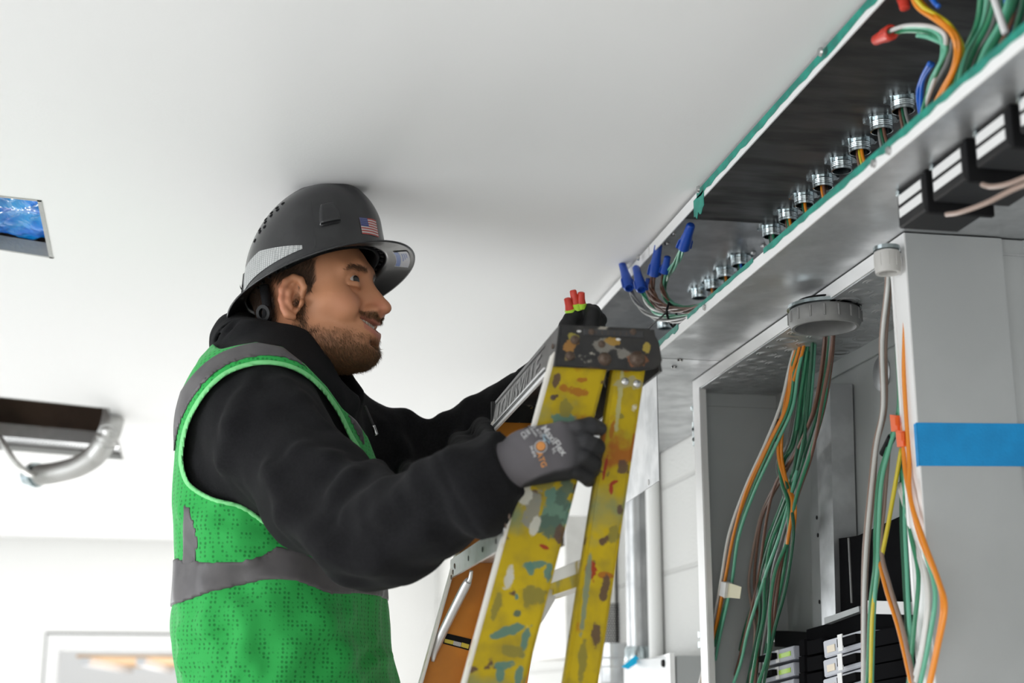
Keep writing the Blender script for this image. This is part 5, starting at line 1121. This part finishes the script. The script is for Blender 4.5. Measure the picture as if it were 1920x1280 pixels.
def beard_m(V):
    x, y, z = V[:, 0], np.abs(V[:, 1]), V[:, 2]
    line = -.030-.10*np.clip(x-.03, 0, .1)-.35*np.clip(x-.075, 0, 1)   # upper cheek line
    b = sstep(line-z, 0.0, .040)*sstep(z, -.118, -.104)*sstep(x, -.012, .012)
    side = (y < .0755)*sstep(z, -.06, -.03)*sstep(.052-z, 0, .02)*sstep(x, -.002, .008)*sstep(.026-x, 0, .012)*sstep(y, .045, .06)*.9   # sideburn, its dark tint also shading the ear hollow for depth
    must = sstep(x, .084, .090)*sstep(-.0225-z+.15*y, 0, .004)*sstep(z+.0345-8*y*y, 0, .003)*sstep(.036-y, 0, .006)*(x < .1165)
    lips = (x > .093)*(y < .029)*sstep(z-.010-14*np.minimum(y, .031)**2, -.0715, -.0685)*sstep(-.041-(z-.010-14*np.minimum(y, .031)**2), 0, .002)
    patch = sstep(x, .085, .092)*sstep(y-.012, 0, .006)*sstep(.024-y, 0, .006)*sstep(-.066-z, 0, .003)*sstep(z+.08, 0, .003)*.55
    return np.clip(np.maximum(np.maximum(b*(1-lips)*(1-patch), side), must*(1-lips*.0)), 0, 1), lips
def not_ear(V): return ~((np.abs(V[:, 1]) > .0755) | ((np.abs(V[:, 1]) > .066) & (((V[:, 0]-.010)/.023)**2+((V[:, 2]+.004)/.034)**2 < 1)))
def hair_m(V):
    x, y, z = V[:, 0], np.abs(V[:, 1]), V[:, 2]
    h = sstep(z, .052, .060)*sstep(.052-x, 0, .012)*sstep(x, -.07, -.05)
    t = sstep(z, .004, .018)*sstep(x, -.002, .004)*sstep(.045-x, 0, .006)*(z > .01+1.2*(x-.03))
    n = sstep(-.020-x, 0, .012)*sstep(z, -.055, -.030); n2 = sstep(.030-x, 0, .01)*sstep(z, .032, .040)
    return np.clip(np.maximum(np.maximum(h, t), np.maximum(n, n2)), 0, 1)
def head_col(V):
    x, y, z = V[:, 0], np.abs(V[:, 1]), V[:, 2]; n = wob(V, 90, 2)*.5+.5; n2 = wob(V, 260, 5)*.5+.5
    base = np.array([.53, .240, .125]); c = np.tile(base, (len(V), 1))*(.95+.08*n[:, None])
    red = np.exp(-(((x-.074)/.022)**2+((y-.038)/.02)**2+((z+.012)/.016)**2))*.55+np.exp(-(((x-.118)/.014)**2+(y/.016)**2+((z+.014)/.014)**2))*.75+(np.exp(-(((x+.012)/.02)**2+((y-.085)/.014)**2+(z/.035)**2)))*.6
    c = c*(1-red[:, None])+np.array([.56, .19, .13])*red[:, None]
    b, lips = beard_m(V); c = c*(1-lips[:, None]*.7)+np.array([.42, .14, .11])*lips[:, None]*.7
    k = np.clip(b*(.35+.30*n2), 0, .8)[:, None]; c = c*(1-k)+np.array([.13, .060, .026])*k
    hm = (hair_m(V)*(np.abs(V[:, 1]) < .0765))[:, None]*.85; c = c*(1-hm)+np.array([.06, .032, .018])*hm
    br = brow_m(V)[:, None]*.6; c = c*(1-br)+np.array([.09, .045, .025])*br
    return c
def brow_m(V):
    x, y, z = V[:, 0], np.abs(V[:, 1]), V[:, 2]; zc_ = .0440+.04*(y-.015)-3.4*np.clip(y-.038, 0, 1)**1.6*2
    return (x > .06)*sstep(y, .009, .015)*sstep(.056-y, 0, .012)*np.exp(-((z-zc_)/.0031)**2)
M['skin'] = tinted(mat('skin', (.5, .3, .2), .48, bump=.10, bscale=900, spec=.35))
print('head'); body, HV, HQ = skin('body', head_f, (-.16, -.17, -.31), (.14, .17, .14), .0019, M['skin'], person, h2w, head_col, it=1)
# eyes, teeth
M['sclera'] = mat('eye_white', (.42, .37, .35), .15, coat=.6); M['iris'] = mat('brown_iris', (.018, .011, .008), .25)
for s in (-1, 1):
    c = np.array([.0830, .0315*s, .0255]); V, Fc = [], []
    lathe(V, Fc, [(0.0128*math.sin(PI*i/16), -0.0128*math.cos(PI*i/16)) for i in range(17)], c, (1, 0, 0), 24); e = put('eye', pyd(h2w(V), Fc), M['sclera'], person, smooth=True)
    gd = np.array([.93, -.36, .0]); gd /= np.linalg.norm(gd); V, Fc = [], []
    lathe(V, Fc, [(.0070*math.sin(PI/2*i/8), .0116+.0017*math.cos(PI/2*i/8)) for i in range(9)], c, gd, 20); put('iris', pyd(h2w(V), Fc), M['iris'], e, smooth=True)
M['teeth'] = mat('teeth', (.62, .56, .47), .25, coat=.4); M['mouth'] = mat('mouth_inside', (.12, .03, .025), .5)
V, Fc = [], []
for k in range(10):
    a = (k-4.5)*.185; cx, cy = .072+.0285*math.cos(a), .0300*math.sin(a); w_ = .0030 if abs(k-4.5) < 1 else .0025
    z0 = -.0415+14*cy*cy; base = len(V); t2 = np.array([-math.sin(a), math.cos(a), 0]); n2 = np.array([math.cos(a), math.sin(a), 0])
    for zz, dd in ((-.0045, .0004), (-.002, .0012), (.003, .0014), (.007, .0)):
        for q in (-1, -.6, 0, .6, 1): V.append(np.array([cx, cy, z0+zz])+t2*w_*q+n2*(dd+.0008*(1-q*q)))
    for i in range(3):
        for j in range(4): Fc.append((base+i*5+j, base+i*5+j+1, base+(i+1)*5+j+1, base+(i+1)*5+j))
put('teeth', pyd(h2w(V), Fc), M['teeth'], person, smooth=True)
# strands: beard, moustache, brows, hair
def strands(name, mask, n, lmin, lmax, dirf, r, m, seed, lift=.35, curl=.25, parent=person):
    rr = np.random.default_rng(seed); q = HQ; A, Bq, C = HV[q[:, 0]], HV[q[:, 1]], HV[q[:, 2]]; cen = (A+C)/2; nor = np.cross(Bq-A, C-A); ar = np.linalg.norm(nor, axis=1)+1e-12; nor /= ar[:, None]
    vis = cen[:, 1] < .035; w_ = mask(cen)*ar*vis; w_[w_ < .12*ar] = 0; idx = rr.choice(len(q), n, p=w_/w_.sum()); V, Fc = [], []
    base_d = dirf(cen[idx]); verts = []; N_ = nor[idx]
    p = cen[idx]+rr.normal(0, .0008, (n, 3)); L_ = rr.uniform(lmin, lmax, n)[:, None]
    t = base_d-(base_d*N_).sum(1)[:, None]*N_; t /= np.linalg.norm(t, axis=1)[:, None]+1e-9
    d0 = t+N_*lift+rr.normal(0, curl, (n, 3))*.6; d0 /= np.linalg.norm(d0, axis=1)[:, None]; d1 = t+N_*lift*.3+rr.normal(0, curl, (n, 3)); d1 /= np.linalg.norm(d1, axis=1)[:, None]
    P0 = p-N_*.0006; P1 = p+d0*L_*.5; P2 = P1+d1*L_*.5; s = np.cross(d0, N_); s /= np.linalg.norm(s, axis=1)[:, None]+1e-9; w2 = np.cross(s, d0)
    allv = []
    for Pk, rk_ in ((P0, r), (P1, r*.8)):
        for k in range(3): an = 2*PI*k/3; allv.append(Pk+rk_*(math.cos(an)*s+math.sin(an)*w2))
    allv.append(P2); VV = np.stack(allv, 1).reshape(-1, 3); faces = []
    for i in range(n):
        b = i*7
        for k in range(3): faces.append((b+k, b+(k+1) % 3, b+3+(k+1) % 3, b+3+k)); faces.append((b+3+k, b+3+(k+1) % 3, b+6))
    o = put(name, pyd(h2w(VV), faces), m, parent, smooth=True); return o
M['beard'] = mat('beard_hair', (.10, .048, .020), .5, col2=(.22, .115, .045), scale=400); M['hairm'] = mat('brown_hair', (.060, .032, .018), .45, col2=(.11, .062, .035), scale=300)
def bd(c):  # beard runs down and a little forward
    d = np.zeros_like(c); d[:, 2] = -1; d[:, 0] = .35; return d
strands('beard', lambda V: beard_m(V)[0]*(V[:, 2] < -.045)+beard_m(V)[0]*.3*(V[:, 2] >= -.045)*(V[:, 0] < .085), 7500, .004, .0095, bd, .00016, M['beard'], 1, lift=.45, curl=.3)
strands('beard_edge', lambda V: (V[:, 2] < -.074)*(V[:, 0] > .02)*beard_m(V)[0], 3500, .006, .013, bd, .00016, M['beard'], 6, lift=.5, curl=.3).name = 'chin_beard'
strands('moustache', lambda V: beard_m(V)[0]*(V[:, 0] > .086)*(V[:, 2] > -.036)*(V[:, 0] < .117), 1700, .004, .008, lambda c: np.stack([0*c[:, 0], np.sign(c[:, 1]+1e-6)*.8, -1+0*c[:, 0]], 1), .00016, M['beard'], 2, lift=.25)
strands('eyebrow', lambda V: brow_m(V)*(V[:, 1] < .0), 520, .004, .008, lambda c: np.stack([-.4+0*c[:, 0], np.sign(c[:, 1]), .35+0*c[:, 0]], 1), .00016, M['hairm'], 3, lift=.15, curl=.12)
strands('eyebrow', lambda V: brow_m(V)*(V[:, 1] > .0), 420, .004, .008, lambda c: np.stack([-.4+0*c[:, 0], np.sign(c[:, 1]), .35+0*c[:, 0]], 1), .00016, M['hairm'], 4, lift=.15, curl=.12)
strands('hair', lambda V: hair_m(V)*(V[:, 2] < .10)*not_ear(V), 12000, .010, .020, lambda c: np.stack([-.55+0*c[:, 0], 0*c[:, 0], -1+0*c[:, 0]], 1), .0002, M['hairm'], 5, lift=.12, curl=.10)
strands('sideburn', lambda V: not_ear(V)*beard_m(V)[0]*(V[:, 2] > -.05)*(V[:, 0] < .04), 1500, .004, .010, bd, .00016, M['hairm'], 7, lift=.15, curl=.15)

# --- hard hat
hat = thing('hard_hat', None, None, tuple(W(B(600, 531, 2.12)))); hat.parent = person; hat.location = hat.location-person.location; hat['label'] = 'charcoal full-brim hard hat with flag and reflective stickers'
KC = B(600, 531, 2.12); KR = frame(YH, math.radians(21))
def k2w(V): return W(KC+np.asarray(V, float)@KR)
def hat_pt(ph, s, off=0.0):
    """s 0..1 over the dome from top to base, 1..2 over the brim"""
    A, Bw, Hh = .119, .103, .139; c, sn = math.cos(ph), math.sin(ph)
    if s <= 1:
        t = s*PI/2; ro = math.sin(t)**.86; z = Hh*math.cos(t)**.92 if t < PI/2 else 0.0; z = z+.006
        A = .113+.006*(c < 0); x, y = ro*A*c-.003+.034*(z/Hh), ro*Bw*sn
        yy = abs(y); rid = (1/(1+math.exp((yy-.030)/.0022)))*(1/(1+math.exp((s-.80)/.03)))*.0045; k = 1+rid/.12; x, y, z = x*k, y*k, z*k
        n = np.array([x/A**2, y/Bw**2, z/Hh**2+1e-6]); n /= np.linalg.norm(n)
    else:
        q = s-1; A2, B2 = .153, .136; e = q**.9; A = .113+.006*(c < 0); x = (A+(A2-A)*e)*c-.003*(1-q); y = (Bw+(B2-Bw)*e)*sn; z = .006*(1-q)**2-.010*q**1.5+.004*q*(abs(c) > 2)
        n = np.array([c*.25, sn*.25, 1.0]); n /= np.linalg.norm(n)
    return np.array([x, y, z])+n*off
def hat_grid(p0, p1, s0, s1, np_, ns, off, wrap=False, shape=None):
    V, Fc = [], []; m = np_ if wrap else np_+1
    for j in range(ns+1):
        for i in range(m):
            ph = p0+(p1-p0)*i/np_; s = s0+(s1-s0)*j/ns
            if shape: ph, s = shape(i/np_, j/ns)
            V.append(hat_pt(ph, s, off))
    for j in range(ns):
        for i in range(np_): Fc.append((j*m+i, j*m+(i+1) % m if wrap else j*m+i+1, (j+1)*m+((i+1) % m if wrap else i+1), (j+1)*m+i))
    return V, Fc
M['hat'] = mat('charcoal_abs', (.016, .016, .018), .34, coat=.3, bump=.03, bscale=300, col2=(.024, .024, .026), scale=25)
V, Fc = hat_grid(0, 2*PI, .004, 1, 128, 56, 0, True); V2, F2 = hat_grid(0, 2*PI, 1.0, 2.0, 128, 16, 0, True); b = len(V)-128
V += V2[128:]; Fc += [tuple((b+i) for i in f) for f in F2]
Fc.append(tuple(range(128))[::-1])
me = pyd(k2w(V), [f[::-1] for f in Fc]); o = put('shell', me, M['hat'], hat, True); sd = o.modifiers.new('t', 'SOLIDIFY'); sd.thickness = .0028*S*KP; sd.offset = 1
bm = bmesh.new(); bm.from_mesh(o.data); bmesh.ops.recalc_face_normals(bm, faces=bm.faces); bm.to_mesh(o.data); bm.free()
sd.offset = -1
M['reflect_w'] = mat('silver_reflective_sticker', (.46, .47, .47), .5, .2); 
nt = M['reflect_w'].node_tree; v_ = nt.nodes.new('ShaderNodeTexVoronoi'); v_.inputs['Scale'].default_value = 330; v_.inputs['Randomness'].default_value = .1; tc_ = nt.nodes.new('ShaderNodeTexCoord'); nt.links.new(tc_.outputs['Object'], v_.inputs[0])
r_ = nt.nodes.new('ShaderNodeValToRGB'); r_.color_ramp.elements[0].color = (.55, .56, .56, 1); r_.color_ramp.elements[1].color = (.30, .31, .31, 1); r_.color_ramp.elements[0].position = .3; r_.color_ramp.elements[1].position = .55; nt.links.new(v_.outputs['Distance'], r_.inputs[0]); nt.links.new(r_.outputs[0], nt.nodes['Principled BSDF'].inputs['Base Color'])
D = math.radians
def crescent(u, v):   # long sticker on the near side above the brim, from the back to the middle
    ph = D(-168)+D(88)*u; hgt = .15*min(1, (u+.02)/.22)**.6*(1-max(0, u-.55)/.45*.85); return ph, .960-hgt*v
V, Fc = hat_grid(0, 1, 0, 1, 50, 10, .0008, shape=crescent); put('reflective_sticker', pyd(k2w(V), Fc), M['reflect_w'], hat, True)
# flag sticker: canton and stripes, near front side
def patch(p0, p1, s0, s1, off, m, nm, n1=6, n2=6, par=hat): V, Fc = hat_grid(p0, p1, s0, s1, n1, n2, off); return put(nm, pyd(k2w(V), Fc), m, par, True)
M['flag_red'] = mat('flag_red', (.45, .06, .05), .5); M['flag_white'] = mat('flag_white', (.65, .63, .62), .5); M['flag_blue'] = mat('flag_blue', (.04, .06, .22), .5)
fp0, fp1, fs0, fs1 = D(-29), D(-7), .82, .94
fl = patch(fp0, fp1, fs0, fs1, .0007, M['flag_white'], 'flag_sticker')
for k in range(7): patch(fp0, fp1, fs0+(fs1-fs0)*(2*k)/13, fs0+(fs1-fs0)*(2*k+1)/13, .0010, M['flag_red'], 'flag_stripe', 6, 1)
patch(fp0, fp0+(fp1-fp0)*.42, fs0, fs0+(fs1-fs0)*7/13, .0012, M['flag_blue'], 'flag_canton')
V, Fc = [], []
for i in range(5):
    for j in range(4):
        c = hat_pt(fp0+(fp1-fp0)*(.05+.075*i), fs0+(fs1-fs0)*(.06+.12*j), .0014); n_ = hat_pt(fp0+(fp1-fp0)*(.05+.075*i), fs0+(fs1-fs0)*(.06+.12*j), .01)-c; lathe(V, Fc, [(0, .0001), (.0006, 0)], c, n_, 5)
put('flag_stars', pyd(k2w(V), Fc), M['flag_white'], hat)
# accessory slot on the side, vent holes, rear slot
def raised(p0, p1, s0, s1, h_, m, nm):
    V, Fc = [], []; n1, n2 = 10, 12
    for j in range(n2+1):
        for i in range(n1+1):
            u, v = i/n1, j/n2; e = min(u, 1-u)*n1; f = min(v, 1-v)*n2; k = min(1, e)*min(1, f); sh = 1-.35*(1-v)**3; ph = (p0+p1)/2+(p1-p0)*(u-.5)*sh
            V.append(hat_pt(ph, s0+(s1-s0)*v, h_*k*(.5+.5*v)-.0003))
    for j in range(n2):
        for i in range(n1): Fc.append((j*(n1+1)+i, j*(n1+1)+i+1, (j+1)*(n1+1)+i+1, (j+1)*(n1+1)+i))
    o = put(nm, pyd(k2w(V), Fc), m, hat, True); return o
raised(D(-65), D(-47), .66, .85, .0065, M['hat'], 'side_slot'); patch(D(-64), D(-48), .838, .852, .0045, M['black_matt'], 'slot_mouth')
raised(D(-176), D(-160), .78, .98, .006, M['hat'], 'rear_slot'); patch(D(-175), D(-161), .87, .885, .0066, M['black_matt'], 'slot_mouth')
patch(D(-70.5), D(-69.5), .60, .97, .0012, M['hat'], 'side_rib', 1, 12)
for ph, s in ((-127, .50), (-119, .47), (-112, .45), (-104, .44), (-131, .58), (-123, .55), (-116, .52), (-108, .50), (-134, .66), (-127, .62), (-120, .61)):
    c = hat_pt(D(ph), s, .0010); n_ = hat_pt(D(ph), s, .01)-c; V, Fc = [], []; lathe(V, Fc, [(0, 0.0002), (.0030, 0), (.0034, -.0008)], c, n_, 14); put('vent_hole', pyd(k2w(V), Fc), M['black_matt'], hat)
# head band under the shell, ratchet, label under the brim
def band(nm, ra, rb, z0, z1, th, m, tilt=.0):
    V, Fc = [], []; n = 72
    for (k, z) in ((0, z0), (1, z0), (1, z1), (0, z1)):
        for i in range(n): a = 2*PI*i/n; V.append(((ra+th*k)*math.cos(a), (rb+th*k)*math.sin(a), z+tilt*math.cos(a)))
    for r__ in range(4):
        for i in range(n): Fc.append((r__*n+i, r__*n+(i+1) % n, ((r__+1) % 4)*n+(i+1) % n, ((r__+1) % 4)*n+i))
    return put(nm, pyd(k2w(V), Fc), m, hat, True)
band('headband', .097, .080, .008, .040, .004, M['black_matt'])
V, Fc = [], []
for i in range(40):
    a = 2*PI*i/40; c = np.array([.102*math.cos(a), .085*math.sin(a), .012]); sweep(V, Fc, [c, c+np.array([.006*math.cos(a), .006*math.sin(a), -.004])], .0022, 5)
put('suspension_teeth', pyd(k2w(V), Fc), M['black'], hat)
tube('nape_strap', [k2w(np.array([[-.060, -.080, .0]]))[0], k2w(np.array([[-.068, -.076, -.035]]))[0], k2w(np.array([[-.092, -.05, -.060]]))[0], k2w(np.array([[-.104, 0, -.066]]))[0], k2w(np.array([[-.092, .05, -.060]]))[0]], .009, M['black_matt'], hat, 10)
sp = k2w(np.array([[-.074, -.078, -.040]]))[0]; spin('adjuster_ring', [(.009, -.004), (.015, -.004), (.016, 0), (.015, .004), (.009, .004)], sp, M['black'], hat, axis=tuple(W(np.array([[-.5, -.86, 0]]))[0]), seg=24, close=True)
M['lab_b'] = mat('blue_print', (.02, .12, .5), .3); M['lab_w'] = mat('pale_print', (.6, .63, .72), .3)
V, Fc = hat_grid(D(2), D(30), 1.30, 1.80, 10, 6, -.0040); put('brim_label', pyd(k2w(V), Fc), M['lab_w'], hat, True)
V, Fc = hat_grid(D(3), D(29), 1.32, 1.47, 10, 3, -.0046); put('brim_label_print', pyd(k2w(V), Fc), M['lab_b'], hat, True)
for k in range(3):
    V, Fc = hat_grid(D(6), D(20-k*3), 1.54+k*.07, 1.57+k*.07, 8, 1, -.0046); put('brim_label_print', pyd(k2w(V), Fc), M['lab_b'], hat, True)

# --- gloves
M['glove'] = tinted(mat('knit_glove', (.1, .1, .1), .7, bump=.25, bscale=1400, spec=.35))
HG = lambda X, Y: Y*math.cos(YAW)+X*math.sin(YAW)     # person-frame distance of a world point
GW = B(966, 868, 1.862)
KN = [B(1052, 811, 1.862), B(1068, 833, 1.857), B(1070, 858, 1.859), B(1060, 881, 1.865)]
FG = [[KN[0], B(1086, 802, 1.858), B(1106, 799, 1.864), B(1124, 803, 1.876)],
      [KN[1], B(1096, 827, 1.854), B(1117, 838, 1.866), B(1117, 852, 1.888)],
      [KN[2], B(1092, 855, 1.856), B(1112, 868, 1.869), B(1112, 882, 1.890)],
      [KN[3], B(1080, 883, 1.863), B(1100, 893, 1.874), B(1103, 901, 1.890)]]
def glove_r(P):
    d = cone(P, GW-np.array([.012, 0, .003]), B(1000, 852, 1.862), .031, .031)
    for k, (K, r) in enumerate(zip(KN, (.0155, .0152, .0148, .0138))): d = sm(d, cone(P, B(985, 838+14*k, 1.864), K, .020, r), .014)
    d = sm(d, ell(P, B(1025, 845, 1.866), (.036, .017, .030)), .012)
    fg = None
    for F, r in zip(FG, (.0118, .0118, .0112, .0102)):
        q = chain(P, F, [r*.94, r*.97, r*1.06, r*.84], .002); fg = q if fg is None else sm(fg, q, .0012)
    d = sm(d, fg, .0032)
    th = chain(P, [B(975, 838, 1.876), B(996, 822, 1.905), B(1020, 820, 1.935), B(1042, 826, 1.945)], [.019, .016, .0135, .0115], .004)
    d = sm(d, th, .012)
    return d+.0006*wob(P, 150, 2)
def glove_col_r(V):
    x, y = px_of(V); n = wob(V, 60, 1)*3
    # black grip coating: fingertips, palm side and the lower edge of the hand
    edge = np.interp(x, [930, 985, 1010, 1040, 1062, 1085, 1100, 1130], [960, 905, 893, 882, 878, 872, 858, 812])
    dark = np.maximum(sstep(y-edge, -5, 5), sstep(V[:, 1], 1.868, 1.876))
    g = np.where(x > 1060, .055, .085)[:, None]*np.array([1, .97, 1.03]); fade = sstep(x, 1035, 1092)[:, None]
    g = (1-fade)*np.array([.105, .098, .108])+fade*np.array([.026, .026, .029])
    return g*(1-dark[:, None])+np.array([.009, .009, .010])*dark[:, None]
gr, GV, GQ = skin('glove', glove_r, tuple(GW-np.array([.07, .06, .09])), tuple(GW+np.array([.16, .13, .10])), .0015, M['glove'], person, W0, glove_col_r, it=1)
gr['label'] = 'grey and black work glove on the right hand, printed on its back'
# printing on the back of the glove, laid on its surface
bvh = BVHTree.FromPolygons([tuple(map(float, v)) for v in W0(GV)], [tuple(map(int, q)) for q in GQ])
M['print_w'] = mat('white_print', (.50, .50, .51), .6); M['print_o'] = mat('orange_print', (.62, .26, .07), .6); M['print_b'] = mat('pale_blue_print', (.30, .42, .50), .6)
def lay(name, pts2, faces, m, sub=0):
    """pts2: picture coordinates of a flat print, dropped on to the glove"""
    bm = bmesh.new(); vs = []
    for x, y in pts2:
        o_ = Vector(cO); d_ = Vector(ray(x, y)).normalized(); loc, nor, i_, dist = bvh.ray_cast(o_, d_)
        if loc is None: loc = Vector(WB(x, y, 1.862))
        vs.append(bm.verts.new(loc-d_*.0008))
    for f in faces:
        try: bm.faces.new([vs[i] for i in f])
        except ValueError: pass
    return put(name, bm, m, gr)
def word(txt, x, y, ang, size, m, nm='printed_word', sx=1.0):
    V, F = letters(txt, 1.0); c, s = math.cos(ang), math.sin(ang)
    lay(nm, [(x+(v[0]*sx*c+v[1]*s)*size, y+(v[0]*sx*s-v[1]*c)*size) for v in V], F, m)
word('MaxiFlex', 1013, 802, D(52), 19, M['print_w'], sx=.98)
word('CE', 975, 812, D(52), 12, M['print_w']); word('388', 984, 806, D(52), 8, M['print_w']); word('ultimate', 990, 799, D(52), 7.5, M['print_w']); word('by ATG', 997, 797, D(52), 9, M['print_w'])
word('ATG', 1006, 849, D(70), 15, M['print_o']); word('9/L', 1034, 840, D(70), 9, M['print_w']); word('34-874', 993, 836, D(70), 8, M['print_w'])
pts = []; fs = []
for i in range(24): a = 2*PI*i/24; pts.append((1014+12*math.cos(a), 837+12*math.sin(a))); pts.append((1014+10.5*math.cos(a), 837+10.5*math.sin(a)))
lay('printed_ring', pts, [(2*i, 2*((i+1) % 24), 2*((i+1) % 24)+1, 2*i+1) for i in range(24)], M['print_w'])
pts = [(1014, 835)]+[(1014+8.5*math.cos(2*PI*i/18), 836+8.5*math.sin(2*PI*i/18)) for i in range(18)]; lay('printed_disc', pts, [(0, 1+i, 1+(i+1) % 18) for i in range(18)], M['print_o'])
pts = [(1016, 812), (1028, 818), (1031, 832), (1024, 826), (1019, 828), (1018, 819)]; lay('printed_patch', pts, [(0, 1, 2, 3), (0, 3, 4, 5)], M['print_b'])
# left glove, holding three wires with red and lime connectors
LW = B(1050, 684, 2.66)
def glove_l(P):
    d = cone(P, LW+np.array([-.012, 0, -.010]), B(1072, 640, 2.64), .029, .030)
    kn = [B(1108, 612, 2.57), B(1103, 618, 2.595), B(1097, 626, 2.62), B(1092, 636, 2.64)]
    for k, K in enumerate(kn): d = sm(d, cone(P, B(1070, 640+5*k, 2.62+.02*k), K, .020, .0155), .014)
    tips = [[kn[0], B(1112, 588, 2.56), B(1104, 582, 2.575), B(1092, 592, 2.58)], [kn[1], B(1124, 600, 2.59), B(1113, 584, 2.61), B(1098, 594, 2.615)], [kn[2], B(1122, 612, 2.62), B(1112, 600, 2.63), B(1098, 606, 2.63)], [kn[3], B(1112, 626, 2.64), B(1106, 614, 2.65), B(1094, 616, 2.65)]]
    for F, r in zip(tips, (.0125, .0128, .0122, .0108)): d = sm(d, chain(P, F, [r*1.15, r*1.04, r, r*.86], .004), .006)
    d = sm(d, chain(P, [B(1062, 640, 2.61), B(1064, 612, 2.58), B(1070, 598, 2.57), B(1078, 590, 2.57)], [.018, .016, .0135, .0115], .004), .010)
    return d
gl, _, _ = skin('glove', glove_l, tuple(LW-np.array([.07, .16, .08])), tuple(LW+np.array([.13, .06, .14])), .0020, M['glove'], person, W0, lambda V: np.tile(np.array([.012, .012, .013]), (len(V), 1)), it=1)
gl['label'] = 'black work glove on the raised left hand'
for k, (tx, ty, bx, by, nm) in enumerate(((1063, 558, 1071, 590, 'left'), (1074, 543, 1082, 582, 'middle'), (1090, 547, 1089, 578, 'right'))):
    tip = WB(tx, ty, 2.555); bs = WB(bx, by, 2.57)
    twist_nut('wire_connector', tip, bs, .0088, M['nut_red'], 'red connector with lime collar held in the raised gloved hand, %s one of three' % nm, 'connectors held in the raised hand', M['nut_lime'], wings=False)
    tag(tube('wire', [bs+(tip-bs)*.05, bs+(bs-tip)*.5, WB(1086+k*2, 625, 2.59)], .0026, WM['white' if k == 1 else 'black'], None, 8), 'short wire in the raised gloved hand under the %s red connector' % nm, 'wire')

# --- trousers and boots, on the ladder step (below the picture)
M['denim'] = mat('dark_work_trousers', (.035, .038, .045), .9, bump=.3, bscale=500); M['boot'] = mat('brown_boot', (.10, .06, .035), .6); 
def xy2p(X, Y, Z): return np.array([X*math.cos(YAW)-Y*math.sin(YAW), X*math.sin(YAW)+Y*math.cos(YAW), Z])
HIP = np.array([0, 0, CZ])+(B(548, 1420, 2.12)-np.array([0, 0, CZ]))*KP; stepz = 2.016-.305*4; ZH2 = CZ+(ZH-CZ)*KP
LEG = [[HIP+tl_*s*.11, xy2p(.03, 2.30+s*.11, 1.24), xy2p(-.10, 2.13+s*.12, stepz+.12)] for s in (-1, 1)]
def trousers_f(P):
    d = ell(P, HIP+np.array([0, 0, .03]), (.19, .19, .16), None)
    for L_ in LEG: d = sm(d, chain(P, L_, [.110, .084, .066], .03), .04)
    return np.maximum(d+.003*wob(P, 30, 2), P[:, 2]-(ZH2+.06))
skin('trousers', trousers_f, (-.95, 1.80, stepz+.03), (-.10, 2.95, 1.85), .012, M['denim'], person, W0)
for L_ in LEG:
    A = L_[2]; fwd_ = xy2p(1, 0, 0)
    def boot_f(P, A=A):
        heel = A+np.array([0, 0, -.075])-fwd_*.035; toe = A+fwd_*.18+np.array([0, 0, -.080])
        d = chain(P, [A+np.array([0, 0, .03]), heel+np.array([0, 0, .02])], [.062, .052], .02); d = sm(d, cone(P, heel, toe, .046, .040), .03)
        return np.maximum(d, (stepz+.001)-P[:, 2])
    skin('boot', boot_f, tuple(A-np.array([.14, .14, .16])), tuple(A+np.array([.28, .16, .14])), .007, M['boot'], person, W0)
